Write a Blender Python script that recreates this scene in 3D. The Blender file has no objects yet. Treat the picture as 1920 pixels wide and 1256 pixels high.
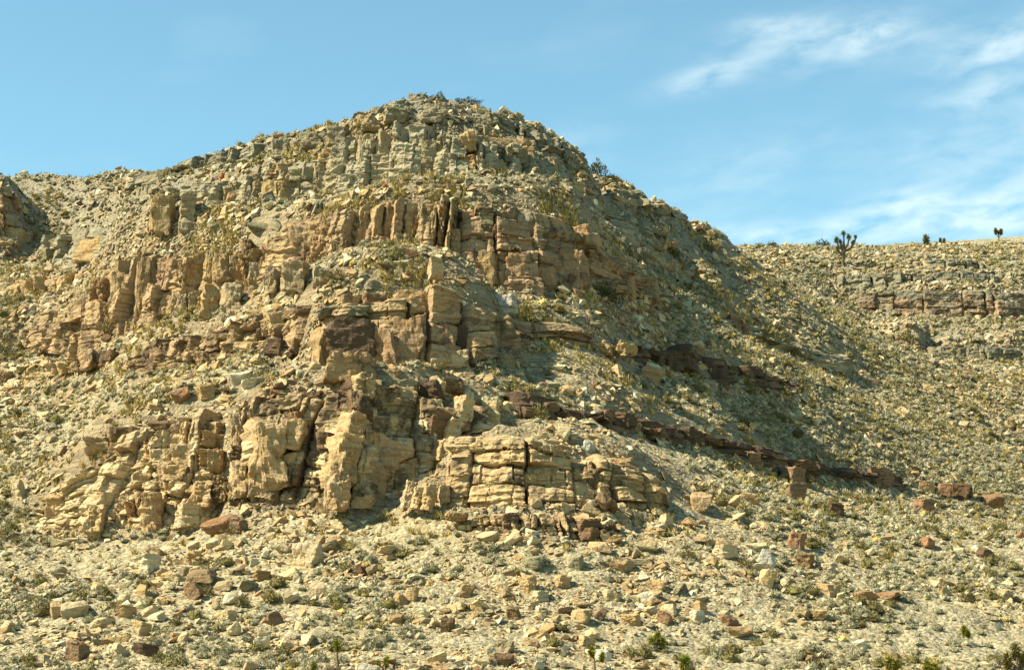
import bpy, bmesh, math, random
import numpy as np
R = math.radians
S = bpy.context.scene
COL = S.collection

# ------------------------------------------------------------------ camera
FPX = 3583.0                      # focal length in photo pixels (photo 1920 x 1256)
PITCH = math.atan(672.0 / FPX)    # eye level lies just under the lower frame edge
cam_d = bpy.data.cameras.new('camera')
cam_d.sensor_width = 36.0
cam_d.lens = FPX * 36.0 / 1920.0
cam_d.clip_start = 0.5
cam_d.clip_end = 8000
cam = bpy.data.objects.new('camera', cam_d); COL.objects.link(cam)
cam.location = (0, 0, 0)
cam.rotation_euler = (math.pi / 2 + PITCH, 0, 0)
S.camera = cam

# ------------------------------------------------------------------ world, sun, exposure
SUN_AZ, SUN_EL = -102.0, 44.0     # azimuth from +Y, negative is left; elevation
SUN_DIR = (math.sin(R(SUN_AZ)) * math.cos(R(SUN_EL)), math.cos(R(SUN_AZ)) * math.cos(R(SUN_EL)), math.sin(R(SUN_EL)))
world = bpy.data.worlds.new('World'); S.world = world; world.use_nodes = True
wt = world.node_tree; wt.nodes.clear()
def WN(t, **k):
    n = wt.nodes.new(t)
    for a, b in k.items(): setattr(n, a, b)
    return n
def wmath(op, a, b=None, c=None):
    n = WN('ShaderNodeMath', operation=op)
    for i, v in enumerate((a, b, c)):
        if v is None: continue
        if isinstance(v, (int, float)): n.inputs[i].default_value = v
        else: wt.links.new(v, n.inputs[i])
    return n.outputs[0]
sky = WN('ShaderNodeTexSky', sky_type='NISHITA')
sky.sun_disc = False; sky.sun_elevation = R(SUN_EL); sky.sun_rotation = R(SUN_AZ)
sky.air_density = 1.0; sky.dust_density = 0.05; sky.ozone_density = 1.6; sky.altitude = 900
tint = WN('ShaderNodeMix', data_type='RGBA', blend_type='MULTIPLY'); tint.inputs[0].default_value = 1.0
wt.links.new(sky.outputs[0], tint.inputs[6]); tint.inputs[7].default_value = (1.08, 1.39, 1.15, 1)
tc = WN('ShaderNodeTexCoord'); sp = WN('ShaderNodeSeparateXYZ'); wt.links.new(tc.outputs['Generated'], sp.inputs[0])
az = wmath('ARCTAN2', sp.outputs[0], sp.outputs[1]); el = wmath('ARCSINE', sp.outputs[2])
comb = WN('ShaderNodeCombineXYZ'); wt.links.new(az, comb.inputs[0]); wt.links.new(wmath('ADD', wmath('MULTIPLY', el, 2.6), wmath('MULTIPLY', az, -0.22)), comb.inputs[1])
n1 = WN('ShaderNodeTexNoise'); n1.inputs['Scale'].default_value = 34; n1.inputs['Detail'].default_value = 7; n1.inputs['Roughness'].default_value = 0.52; n1.inputs['Distortion'].default_value = 0.25
wt.links.new(comb.outputs[0], n1.inputs['Vector'])
n2 = WN('ShaderNodeTexNoise'); n2.inputs['Scale'].default_value = 9; n2.inputs['Detail'].default_value = 3
wt.links.new(comb.outputs[0], n2.inputs['Vector'])
def blob(az0, el0, sa, se, amp, tilt=0.0):
    da = wmath('SUBTRACT', az, az0)
    de = wmath('SUBTRACT', wmath('SUBTRACT', el, el0), wmath('MULTIPLY', da, tilt))
    q = wmath('ADD', wmath('POWER', wmath('ABSOLUTE', wmath('DIVIDE', da, sa)), 2.0), wmath('POWER', wmath('ABSOLUTE', wmath('DIVIDE', de, se)), 2.0))
    return wmath('MULTIPLY', wmath('EXPONENT', wmath('MULTIPLY', q, -1.0)), amp)
def pdir(px, py):
    a, b = (px - 960) / FPX, (628 - py) / FPX
    X, Y, Z = a, math.cos(PITCH) - b * math.sin(PITCH), math.sin(PITCH) + b * math.cos(PITCH)
    return math.atan2(X, Y), math.asin(Z / math.sqrt(X * X + Y * Y + Z * Z))
cl = None
for (px, py, sx, sy, amp, tl) in [(1560, 78, 190, 44, .62, .06), (1320, 148, 80, 22, .62, .22), (1650, 60, 60, 26, .35, .1), (1450, 48, 70, 16, .5, .0), (1880, 85, 110, 34, .7, .2),
                                  (1850, 175, 110, 30, .45, .1), (1670, 388, 80, 24, .85, .15), (1850, 400, 150, 45, .8, .1), (1530, 440, 260, 24, .85, .0), (1400, 320, 180, 70, .22, .2),
                                  (1100, 270, 60, 40, .25, .0), (1780, 290, 160, 60, .22, .1), (2300, 250, 320, 200, .6, .1), (3000, 180, 600, 160, .6, .05)]:
    a0, e0 = pdir(px, py)
    o = blob(a0, e0, sx / FPX, sy / FPX, amp, tl)
    cl = o if cl is None else wmath('ADD', cl, o)
wisp = wmath('MULTIPLY', cl, wmath('SMOOTH_MAX', wmath('MULTIPLY', wmath('SUBTRACT', n1.outputs[0], 0.33), 2.3), 0.0, 0.2))
veil = wmath('MULTIPLY', wmath('MAXIMUM', wmath('SUBTRACT', n2.outputs[0], 0.55), 0.0), 0.3)
cm = WN('ShaderNodeMix', data_type='RGBA'); cm.clamp_factor = True
wt.links.new(wmath('MINIMUM', wmath('ADD', wisp, veil), 0.5), cm.inputs[0])
wt.links.new(tint.outputs[2], cm.inputs[6]); cm.inputs[7].default_value = (6.6, 7.4, 7.2, 1)
bg = WN('ShaderNodeBackground'); bg.inputs[1].default_value = 0.066
wo = WN('ShaderNodeOutputWorld')
wt.links.new(cm.outputs[2], bg.inputs[0]); wt.links.new(bg.outputs[0], wo.inputs[0])

sun_d = bpy.data.lights.new('sun', 'SUN'); sun_d.energy = 5.0; sun_d.angle = R(0.53); sun_d.color = (1.0, 0.91, 0.70)
sun = bpy.data.objects.new('sun', sun_d); COL.objects.link(sun)
from mathutils import Vector, Matrix, Euler
sun.rotation_euler = Vector(SUN_DIR).to_track_quat('Z', 'Y').to_euler()
sun.location = (-60, 20, 120)
S.view_settings.view_transform = 'Standard'; S.view_settings.look = 'None'
S.view_settings.gamma = 1.0; S.view_settings.use_curve_mapping = False
S.view_settings.exposure = 1.40

# ------------------------------------------------------------------ helpers
rng = np.random.default_rng(11)
random.seed(5)
CP, SP = math.cos(PITCH), math.sin(PITCH)
def ut(px, py):
    """photo pixel -> ray slopes (x/y, z/y)"""
    a = (np.asarray(px, float) - 960) / FPX; b = (628 - np.asarray(py, float)) / FPX
    Y = CP - b * SP
    return a / Y, (SP + b * CP) / Y
def proj(p):
    """world points (n,3) -> photo pixels"""
    p = np.asarray(p, float)
    dep = p[..., 1] * CP + p[..., 2] * SP; up = -p[..., 1] * SP + p[..., 2] * CP
    return 960 + FPX * p[..., 0] / dep, 628 - FPX * up / dep

def _hash(ix, iy, iz, seed):
    ix, iy, iz = (np.asarray(q).astype(np.int64) for q in (ix, iy, iz))
    h = (ix.astype(np.uint32) * np.uint32(374761393) + iy.astype(np.uint32) * np.uint32(668265263) + iz.astype(np.uint32) * np.uint32(2246822519) + np.uint32(seed) * np.uint32(3266489917))
    h = (h ^ (h >> np.uint32(13))) * np.uint32(1274126177)
    h = h ^ (h >> np.uint32(16))
    return h.astype(np.float64) / 4294967295.0 * 2 - 1
def vnoise(p, seed=0):
    p = np.asarray(p, float); i = np.floor(p).astype(np.int64); f = p - i
    f = f * f * f * (f * (f * 6 - 15) + 10)
    r = 0
    for dx in (0, 1):
        wx = f[..., 0] if dx else 1 - f[..., 0]
        for dy in (0, 1):
            wy = f[..., 1] if dy else 1 - f[..., 1]
            for dz in (0, 1):
                wz = f[..., 2] if dz else 1 - f[..., 2]
                r = r + wx * wy * wz * _hash(i[..., 0] + dx, i[..., 1] + dy, i[..., 2] + dz, seed)
    return r
def fbm(p, octs=4, seed=0, gain=.5, lac=2.03):
    a, s, r = 1.0, 1.0, 0
    for o in range(octs):
        r = r + a * vnoise(np.asarray(p) * s + o * 17.3, seed + o); a *= gain; s *= lac
    return r

def mesh_np(name, V, F, mat=None, smooth=False, col=None):
    """mesh from numpy: V (n,3), F (m,3) or (m,4)"""
    me = bpy.data.meshes.new(name)
    V = np.ascontiguousarray(V, np.float32); F = np.ascontiguousarray(F, np.int32)
    k = F.shape[1]
    me.vertices.add(len(V)); me.vertices.foreach_set('co', V.ravel())
    me.loops.add(F.size); me.loops.foreach_set('vertex_index', F.ravel())
    me.polygons.add(len(F)); me.polygons.foreach_set('loop_start', np.arange(0, F.size, k, dtype=np.int32))
    if smooth is True or smooth is False:
        me.polygons.foreach_set('use_smooth', np.full(len(F), bool(smooth)))
    me.update(calc_edges=True)
    if col is not None:
        at = me.attributes.new('tone', 'FLOAT_COLOR', 'POINT')
        c = np.ones((len(V), 4), np.float32); c[:, :col.shape[1]] = col
        at.data.foreach_set('color', c.ravel())
    if mat: me.materials.append(mat)
    return me
def link(name, data, parent=None):
    o = bpy.data.objects.new(name, data); COL.objects.link(o)
    if parent: o.parent = parent
    return o
def tag(o, label=None, cat=None, group=None, kind=None):
    for k, v in (('label', label), ('category', cat), ('group', group), ('kind', kind)):
        if v: o[k] = v
    return o

# ------------------------------------------------------------------ materials
def new_mat(name, rough=.9):
    m = bpy.data.materials.new(name); m.use_nodes = True
    nt = m.node_tree; b = nt.nodes['Principled BSDF']
    b.inputs['Roughness'].default_value = rough; b.inputs['Specular IOR Level'].default_value = 0.15
    return m, nt, b
class NT:
    def __init__(s, nt): s.nt = nt
    def n(s, t, ins=None, **k):
        nd = s.nt.nodes.new(t)
        for a, b in k.items(): setattr(nd, a, b)
        for i, v in (ins or {}).items():
            if hasattr(v, 'is_linked') or isinstance(v, bpy.types.NodeSocket): s.nt.links.new(v, nd.inputs[i])
            else: nd.inputs[i].default_value = v
        return nd
    def noise(s, vec, scale, detail=4, rough=.55, dist=0.0):
        return s.n('ShaderNodeTexNoise', {'Vector': vec, 'Scale': scale, 'Detail': detail, 'Roughness': rough, 'Distortion': dist}).outputs[0]
    def math(s, op, a, b=0.0, clamp=False):
        return s.n('ShaderNodeMath', {0: a, 1: b}, operation=op, use_clamp=clamp).outputs[0]
    def ramp(s, fac, lo, hi, a=0.0, b=1.0):
        return s.n('ShaderNodeMapRange', {0: fac, 1: lo, 2: hi, 3: a, 4: b}, clamp=True, interpolation_type='SMOOTHSTEP').outputs[0]
    def mix(s, fac, a, b, mode='MIX'):
        return s.n('ShaderNodeMix', {0: fac, 6: a, 7: b}, data_type='RGBA', blend_type=mode).outputs[2]
    def scale_vec(s, v, sc):
        return s.n('ShaderNodeVectorMath', {0: v, 1: sc}, operation='MULTIPLY').outputs[0]

def rock_mat(name, use_attr=False):
    m, nt, b = new_mat(name, .92); g = NT(nt)
    pos = g.n('ShaderNodeNewGeometry').outputs['Position']
    if use_attr:
        at = g.n('ShaderNodeAttribute', attribute_name='tone'); base = at.outputs['Color']; varn = None
    else:
        oi = g.n('ShaderNodeObjectInfo'); base = oi.outputs['Color']; varn = oi.outputs['Alpha']
    big = g.noise(pos, .55, 5, .6)
    fine = g.noise(pos, 5.0, 5, .65)
    bed = g.noise(g.scale_vec(pos, (.25, .25, 3.4)), 1.4, 5, .6, .35)
    c = g.mix(g.ramp(big, .3, .7), base, g.mix(1.0, base, (1.12, .98, .80, 1), 'MULTIPLY'))
    c = g.mix(g.ramp(bed, .48, .64, 0, .55), c, g.mix(1.0, c, (.58, .48, .40, 1), 'MULTIPLY'))
    c = g.mix(g.ramp(fine, .35, .75, 0, .6), c, g.mix(1.0, c, (1.28, 1.25, 1.18, 1), 'MULTIPLY'))
    c = g.mix(g.ramp(fine, .48, .3, 0, .5), c, g.mix(1.0, c, (.6, .55, .5, 1), 'MULTIPLY'))
    if varn is not None:
        vn = g.noise(g.scale_vec(pos, (1.0, 1.0, .6)), .9, 6, .68, .6)
        th = g.math('SUBTRACT', .80, g.math('MULTIPLY', varn, .55))
        vm = g.math('MULTIPLY', g.math('SUBTRACT', vn, th), 7.0, True)
        c = g.mix(g.math('MULTIPLY', vm, .88), c, g.mix(fine, (.045, .030, .020, 1), (.11, .073, .043, 1)))
    nt.links.new(c, b.inputs['Base Color'])
    crack = g.n('ShaderNodeTexVoronoi', {'Vector': g.scale_vec(pos, (1, 1, 1.5)), 'Scale': .85, 'Randomness': 1.0}, feature='DISTANCE_TO_EDGE').outputs[0]
    h = g.math('ADD', g.math('MULTIPLY', fine, .13), g.math('MULTIPLY', g.noise(pos, 1.7, 6, .62), .40))
    h = g.math('ADD', h, g.math('MULTIPLY', bed, .16))
    if not use_attr: h = g.math('ADD', h, g.ramp(crack, 0, .04, -.05, 0))
    bp = g.n('ShaderNodeBump', {'Strength': .9, 'Distance': .55, 'Height': h})
    nt.links.new(bp.outputs[0], b.inputs['Normal'])
    return m
M_ROCK = rock_mat('rock')
M_STONE = rock_mat('stone', True)

def ground_mat():
    m, nt, b = new_mat('ground', .96); g = NT(nt)
    geo = g.n('ShaderNodeNewGeometry'); pos = geo.outputs['Position']; nz = g.n('ShaderNodeSeparateXYZ', {0: geo.outputs['True Normal']}).outputs[2]
    z = g.n('ShaderNodeSeparateXYZ', {0: pos}).outputs[2]
    big = g.noise(pos, .09, 5, .6); mid = g.noise(pos, .9, 5, .6); fine = g.noise(pos, 6.5, 6, .7)
    soil = g.mix(g.ramp(big, .35, .65), (.37, .335, .205, 1), (.40, .34, .185, 1))
    soil = g.mix(g.ramp(z, 30, 60, 0, .7), soil, (.30, .29, .20, 1))
    soil = g.mix(g.ramp(mid, .52, .70, 0, .55), soil, (.39, .30, .11, 1))        # dry grass and yellow soil
    soil = g.mix(g.ramp(mid, .42, .28, 0, .5), soil, (.21, .185, .12, 1))
    vor = g.n('ShaderNodeTexVoronoi', {'Vector': pos, 'Scale': 4.2}, feature='F1')
    vg = g.n('ShaderNodeSeparateColor', {0: vor.outputs['Color']}).outputs[0]
    soil = g.mix(g.ramp(vg, .55, .9, 0, .7), soil, (.55, .46, .30, 1))
    soil = g.mix(g.ramp(vg, .36, .05, 0, .7), soil, (.15, .125, .08, 1))
    v2 = g.n('ShaderNodeSeparateColor', {0: g.n('ShaderNodeTexVoronoi', {'Vector': pos, 'Scale': 1.7}, feature='F1').outputs['Color']}).outputs[1]
    soil = g.mix(g.ramp(v2, .4, .05, 0, .4), soil, (.20, .165, .10, 1))
    soil = g.mix(g.ramp(fine, .5, .3, 0, .5), soil, g.mix(1.0, soil, (.6, .57, .52, 1), 'MULTIPLY'))
    bed = g.noise(g.scale_vec(pos, (.25, .25, 3.4)), 1.4, 5, .6, .35)
    rock = g.mix(g.ramp(bed, .4, .65), (.34, .275, .16, 1), (.19, .14, .085, 1))
    rock = g.mix(g.ramp(z, 36, 50, 0, .75), rock, (.27, .245, .17, 1))
    c = g.mix(1.0, g.mix(g.ramp(nz, .80, .62), soil, rock), (.76, .755, .745, 1), 'MULTIPLY')
    nt.links.new(c, b.inputs['Base Color'])
    h = g.math('ADD', g.math('MULTIPLY', fine, .10), g.math('MULTIPLY', g.noise(pos, 2.2, 6, .65), .30))
    h = g.math('ADD', h, g.math('MULTIPLY', vor.outputs['Distance'], -.18))
    h = g.math('ADD', h, g.math('MULTIPLY', bed, .12))
    bp = g.n('ShaderNodeBump', {'Strength': 1.0, 'Distance': .6, 'Height': h})
    nt.links.new(bp.outputs[0], b.inputs['Normal'])
    return m
M_GROUND = ground_mat()
def leaf_mat(name, attr):
    m, nt, b = new_mat(name, .85); g = NT(nt)
    base = g.n('ShaderNodeAttribute', attribute_name='tone').outputs['Color'] if attr == 'tone' else g.n('ShaderNodeObjectInfo').outputs['Color']
    isl = g.n('ShaderNodeNewGeometry').outputs['Random Per Island']
    c = g.mix(isl, g.mix(1.0, base, (.62, .66, .6, 1), 'MULTIPLY'), g.mix(1.0, base, (1.45, 1.35, 1.2, 1), 'MULTIPLY'))
    nt.links.new(c, b.inputs['Base Color'])
    return m
M_LEAF = leaf_mat('leaf', 'obj')
M_LEAFS = leaf_mat('leaf_mass', 'tone')
def bark_mat():
    m, nt, b = new_mat('bark', .95); g = NT(nt)
    pos = g.n('ShaderNodeNewGeometry').outputs['Position']
    n = g.noise(pos, 9, 5, .65)
    nt.links.new(g.mix(n, (.06, .045, .03, 1), (.19, .15, .10, 1)), b.inputs['Base Color'])
    nt.links.new(g.n('ShaderNodeBump', {'Strength': .8, 'Distance': .05, 'Height': n}).outputs[0], b.inputs['Normal'])
    return m
M_BARK = bark_mat()

# ------------------------------------------------------------------ the lie of the land
# beds of rock traced round the spur: (px, top row, foot row, distance of the foot)
BANDS = {
 'lower_left':  [(60, 925, 985, 127), (110, 905, 992, 126), (170, 815, 988, 124.5), (260, 790, 990, 122.5), (340, 785, 990, 121.5), (410, 800, 970, 121)],
 'lower_mid':   [(430, 760, 945, 120.5), (500, 738, 935, 120), (600, 735, 935, 119.5), (655, 712, 942, 118.5), (740, 722, 930, 119.5), (820, 745, 905, 121), (880, 755, 880, 123), (945, 755, 835, 125)],
 'front':       [(825, 822, 950, 115.5), (950, 818, 948, 114.8), (1050, 840, 948, 115), (1180, 868, 952, 116.2), (1262, 915, 962, 118.5)],
 'dark_ledge':  [(960, 744, 782, 127.5), (1040, 760, 794, 129.3), (1130, 774, 812, 131.6), (1220, 794, 828, 135.4), (1300, 806, 838, 140), (1400, 834, 862, 146), (1500, 862, 884, 153), (1620, 884, 902, 161), (1700, 899, 916, 167)],
 'brown_left':  [(225, 680, 712, 147), (300, 632, 692, 144), (380, 632, 682, 142), (470, 602, 662, 138), (560, 578, 662, 134)],
 'brown_mid':   [(585, 565, 712, 130.8), (650, 552, 715, 130.2), (720, 550, 708, 130), (830, 552, 705, 131), (915, 570, 680, 133), (960, 602, 645, 138), (1050, 607, 645, 141), (1112, 622, 662, 143)],
 'brown_right': [(1190, 652, 682, 150), (1280, 660, 698, 155), (1350, 682, 720, 160), (1440, 702, 730, 166), (1515, 718, 736, 171)],
 'column':      [(50, 600, 642, 177), (120, 590, 638, 173), (190, 512, 620, 166), (250, 490, 602, 162), (330, 490, 592, 159), (420, 480, 586, 156), (500, 462, 562, 153), (560, 422, 546, 150.5), (640, 400, 522, 148.5), (720, 380, 502, 147), (800, 376, 516, 146), (900, 382, 532, 146), (1000, 396, 546, 147), (1100, 422, 552, 149), (1170, 492, 556, 155), (1245, 545, 572, 164)],
 'grey_rib':    [(600, 392, 412, 158), (680, 366, 384, 156.5), (760, 345, 366, 156), (850, 340, 366, 156), (950, 352, 384, 157), (1040, 380, 410, 159), (1130, 420, 452, 163), (1200, 466, 494, 168)],
 'upper':       [(275, 372, 432, 181), (340, 366, 430, 179), (420, 352, 392, 176), (500, 322, 386, 174), (600, 300, 366, 171), (660, 252, 346, 169), (740, 250, 336, 167.5), (840, 256, 332, 166.5), (900, 266, 332, 167), (1000, 282, 352, 169), (1075, 322, 398, 174)],
 'summit':      [(230, 338, 362, 196), (320, 318, 345, 191), (420, 282, 312, 187), (520, 268, 302, 183), (600, 250, 280, 180.5), (660, 236, 264, 179), (720, 205, 242, 178), (790, 185, 222, 177.5), (860, 206, 232, 178), (930, 220, 246, 178.5), (1000, 246, 274, 180), (1045, 268, 300, 181.5), (1092, 296, 332, 183)],
 'right_rim':   [(1130, 345, 372, 189), (1200, 362, 392, 195), (1260, 392, 415, 201), (1310, 415, 442, 207)],
 'far_ledge':   [(1600, 552, 580, 278), (1640, 548, 584, 277), (1700, 545, 588, 275), (1780, 545, 592, 273), (1840, 547, 592, 272), (1935, 554, 592, 272)],
 'far_mid':     [(1570, 522, 540, 283), (1650, 514, 538, 282), (1760, 512, 538, 281), (1880, 516, 538, 281)],
 'far_top':     [(1735, 488, 504, 288), (1850, 490, 508, 288)],
 'far_low':     [(1735, 652, 668, 258), (1800, 652, 670, 257), (1870, 655, 672, 257), (1935, 657, 675, 257)],
 'step':        [(835, 962, 1002, 112.2), (950, 968, 1004, 111.6), (1060, 972, 1012, 111.4), (1185, 985, 1012, 113)],
 'left_pillars':[(60, 462, 486, 203.5), (110, 436, 490, 200), (180, 432, 490, 196), (250, 446, 482, 189)],
 'left_low':    [(-10, 525, 552, 190), (80, 520, 550, 187), (160, 512, 540, 183)],
 'upper_low':   [(320, 402, 440, 174.5), (420, 398, 428, 171.5), (520, 388, 412, 168.5), (590, 374, 394, 166)],
 'left_foot':   [(-10, 700, 730, 160), (60, 690, 720, 158), (120, 672, 700, 155.5), (190, 662, 690, 152)],
 'right_a':     [(1130, 412, 440, 179), (1200, 448, 478, 183.5), (1270, 486, 515, 188.5), (1345, 518, 545, 197)],
 'right_b':     [(1330, 588, 612, 181.5), (1420, 612, 640, 187.5), (1500, 640, 668, 194), (1590, 668, 692, 201)],
 'right_c':     [(1010, 332, 360, 172.5), (1090, 374, 400, 178), (1170, 407, 430, 185), (1250, 442, 464, 191.5)],
 'left_edge':   [(-90, 345, 465, 203), (0, 347, 455, 204), (30, 358, 448, 205.5), (52, 392, 445, 207)],
}
LEAN = {k: .30 for k in BANDS}; LEAN.update(column=.2, upper=.24, brown_mid=.22, front=.35, lower_left=.5, lower_mid=.3, far_ledge=.2, summit=.3)
ctrl = []
def cpt(px, py, d):
    u, t = ut(px, py); ctrl.append((u * d, d, t * d))
def band_at(pts, px):
    P = np.array(pts, float)
    return [np.interp(px, P[:, 0], P[:, k]) for k in (1, 2, 3)]
for k, pts in BANDS.items():
    x0, x1 = pts[0][0], pts[-1][0]
    for px in np.linspace(x0, x1, max(2, int((x1 - x0) / 26))):
        yt, yb, d = band_at(pts, px)
        ub, tb = ut(px, yb); hb = (ut(px, yt)[1] - tb) * d
        cpt(px, yb + 2, d)
        cpt(px, yb - .25 * (yb - yt), d + 1.1 + .2 * LEAN[k] * hb); dt = d + LEAN[k] * hb + 1.9
        cpt(px, yt + 4, dt)
# open slopes: (px, row, distance)
for q in [(-250,1256,94),(0,1256,93),(250,1256,92),(500,1256,91),(750,1256,90),(1000,1256,90),(1250,1256,92),(1500,1256,95),(1750,1256,98),(1950,1256,100),(2200,1256,103),
          (-200,1150,106),(0,1150,105),(300,1150,103.5),(600,1150,102),(900,1150,101.5),(1200,1150,103),(1500,1150,106),(1800,1150,110),(2100,1150,114),
          (0,1060,114.5),(300,1060,113),(600,1055,111),(900,1050,109.5),(1150,1040,110),(1300,1040,112),(1500,1040,117),(1700,1040,122),(1920,1040,127),(2200,1040,133),
          (0,1000,121),(550,995,115),(1300,980,118.5),(1450,960,126),(1600,970,134),(1750,980,143),(1920,990,148),
          (0,900,135),(0,800,148),(0,700,163),(100,760,152),(150,700,158),(80,850,139),(-200,900,140),(-200,700,170),(-200,500,205),(-200,1000,125),
          (200,760,144),(330,740,135),(420,700,132.5),(500,700,129),
          (60,520,190),(100,460,204),(0,560,184),(0,490,197),(150,540,180),(100,400,216),(180,380,212),(60,360,226),(150,334,232),(40,332,234),(200,334,228),(250,330,226),(150,345,226),(0,640,174),
          (220,580,166),
          (1200,760,144),(1300,740,150),(1400,790,156),(1500,800,163),(1600,840,168),(1700,840,180),(1800,880,182),(1900,930,180),(2050,960,182),(2200,1000,178),
          (1150,690,143),(1250,620,160),(1350,640,170),(1450,660,180),(1550,700,188),(1700,760,198),(1850,800,206),(1950,850,203),(2100,860,212),
          (1200,520,171),(1300,560,179),(1300,480,192),(1400,580,191),(1500,640,199),(1620,700,206),(1750,720,222),(1900,730,236),(2050,750,235),
          (1150,440,181),(1230,440,189),(1180,400,188),
          (1640,610,264),(1800,620,266),(1900,615,264),(1700,640,259),(1900,640,260),(1560,560,272),(1450,500,284),(1560,490,288),(1650,475,296),(1400,466,296),(1500,465,300),(1600,464,302),(1700,464,304),(1800,460,306),(1900,452,308),(2050,445,312),(2200,440,318),(2000,600,275),(1900,690,247),(2050,680,252)]:
    cpt(*q)
# limb of the spur on the right (rays just graze it), and the ground falling away behind
LIMB = [(1092,300,184),(1140,350,190),(1200,372,196),(1260,402,202),(1310,424,208),(1350,452,212),(1400,490,217),(1480,540,224),(1560,588,231),(1640,628,238),(1720,662,244)]
for (px, py, d) in LIMB:
    cpt(px, py, d)
    u, t = ut(px, py)
    for dd, drop in ((10, 3.2), (22, 6.5)):
        if d + dd < 262: ctrl.append((u * (d + dd) + dd * .35, d + dd, t * (d + dd) - drop))
# behind the skyline of the spur
for (px, py, d) in [(330,312,192),(420,282,188),(600,240,184),(720,206,183),(790,187,183),(900,214,184),(1000,246,185),(1060,280,186)]:
    u, t = ut(px, py)
    ctrl.append((u * (d + 4), d + 4, t * (d + 4) - 2.2))
    for dd, drop in ((16, 7.0), (38, 15.0)):
        ctrl.append((u * (d + dd), d + dd, t * (d + dd) - drop))
for (x, y, z) in [(-60,0,-1.7),(0,0,-1.7),(60,0,-1.7),(-60,40,-2),(0,40,-2),(60,40,-2),(-40,70,-1.5),(0,70,-1.6),(40,70,-1.8),(-15,80,-.6),(15,80,-.7),
                  (-150,60,-2),(150,60,-2),(-150,120,8),(150,120,2),(-140,200,45),(150,200,20),(-120,260,70),(160,280,55),(-90,300,73),(0,300,64),(-40,260,66),(60,340,78),(120,340,79),(0,360,74),(-100,400,76),(0,420,77),(120,420,80),(-200,420,76),(220,420,79),(-30,235,60),(20,250,54),(40,262,54)]:
    ctrl.append((x, y, z))
C = np.array(ctrl); CX, CZ = C[:, :2], C[:, 2]
MQ = 1.6
Dm = np.sqrt(((CX[:, None] - CX[None]) ** 2).sum(-1) + MQ * MQ) - MQ
n = len(C); A = np.zeros((n + 3, n + 3)); A[:n, :n] = Dm + 0.02 * -np.eye(n)
A[:n, n] = 1; A[:n, n + 1:] = CX / 100; A[n, :n] = 1; A[n + 1:, :n] = CX.T / 100
W = np.linalg.lstsq(A, np.concatenate([CZ, [0, 0, 0]]), rcond=1e-10)[0].astype(np.float32)
def base_z(x, y):
    x = np.asarray(x, np.float32).ravel(); y = np.asarray(y, np.float32).ravel(); out = np.empty(len(x), np.float32)
    cx, cy = CX[:, 0].astype(np.float32), CX[:, 1].astype(np.float32)
    for i in range(0, len(x), 20000):
        sl = slice(i, i + 20000)
        r = np.sqrt((x[sl, None] - cx) ** 2 + (y[sl, None] - cy) ** 2 + np.float32(MQ * MQ)) - np.float32(MQ)
        out[sl] = r @ W[:n] + W[n] + (x[sl] * W[n + 1] + y[sl] * W[n + 2]) / 100
    return out
US = np.concatenate([np.linspace(-1.6, -.42, 14), np.linspace(-.40, -.298, 22), np.arange(-.295, .2951, .0013), np.linspace(.298, .40, 22), np.linspace(.42, 1.6, 14)])
YS = np.concatenate([np.linspace(-40, 60, 14), np.linspace(64, 86, 16), np.arange(86.5, 186, .26), np.arange(186.3, 235, .42), np.arange(235.5, 312, .6), np.linspace(314, 420, 50), np.array([450, 520, 650, 900, 1400, 2400, 4200])])
UG, YG = np.meshgrid(US, YS, indexing='ij')
XG = UG * np.maximum(YG, 30)
yc = np.clip(YG, 0, 420); xc = UG * np.maximum(yc, 30)
lim = 330; xcl = np.clip(xc, -lim, lim)
ZG = base_z(xcl, yc).reshape(UG.shape).astype(float)
def carve(pts, lean):
    """open the ground in front of a rock face and back it up behind the face's top"""
    P_ = np.array(pts, float); uu = ut(P_[:, 0], P_[:, 2])[0]; yy = P_[:, 3]; zb0 = ut(P_[:, 0], P_[:, 2])[1] * yy; h0 = ut(P_[:, 0], P_[:, 1])[1] * yy - zb0
    for i in np.where((US > uu[0] - .004) & (US < uu[-1] + .004))[0]:
        d, zb_, hh = np.interp(US[i], uu, yy), np.interp(US[i], uu, zb0), np.interp(US[i], uu, h0); z = ZG[i].copy(); t_ = YS - d; dl = lean * hh; wf = min(1.0, max(0.0, (US[i] - uu[0] + .004) / .010), max(0.0, (uu[-1] + .004 - US[i]) / .010))
        fr_ = (t_ > -5) & (t_ <= .35); z[fr_] = np.minimum(z[fr_], zb_ + .15 + .05 * t_[fr_])
        md = (t_ > .35) & (t_ <= dl + 1.3); z[md] = np.minimum(z[md], zb_ + .15 + hh * np.clip((t_[md] - .5) / (dl + .9), 0, 1) * .97)
        bk = (t_ > dl + 1.5) & (t_ < dl + 3.6); z[bk] = np.maximum(z[bk], zb_ + hh - .25)
        ft = (t_ > -1.2) & (t_ < .4); z[ft] = np.maximum(z[ft], zb_ - .35)
        ZG[i] = ZG[i] * (1 - wf) + z * wf
for k in ('summit', 'upper', 'grey_rib', 'column', 'brown_left', 'brown_right', 'brown_mid', 'dark_ledge', 'lower_mid', 'lower_left', 'front', 'far_ledge', 'far_mid', 'step', 'left_pillars', 'upper_low', 'left_edge', 'far_top'): carve(BANDS[k], LEAN[k])
near = (YG > 60) & (YG < 420)
P3 = np.stack([XG, YG, ZG * .0], -1)
amp = np.clip((YG - 70) / 40, 0, 1)
ZG += amp * (fbm(P3 / 9.0, 2, 3) * .28)
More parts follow.
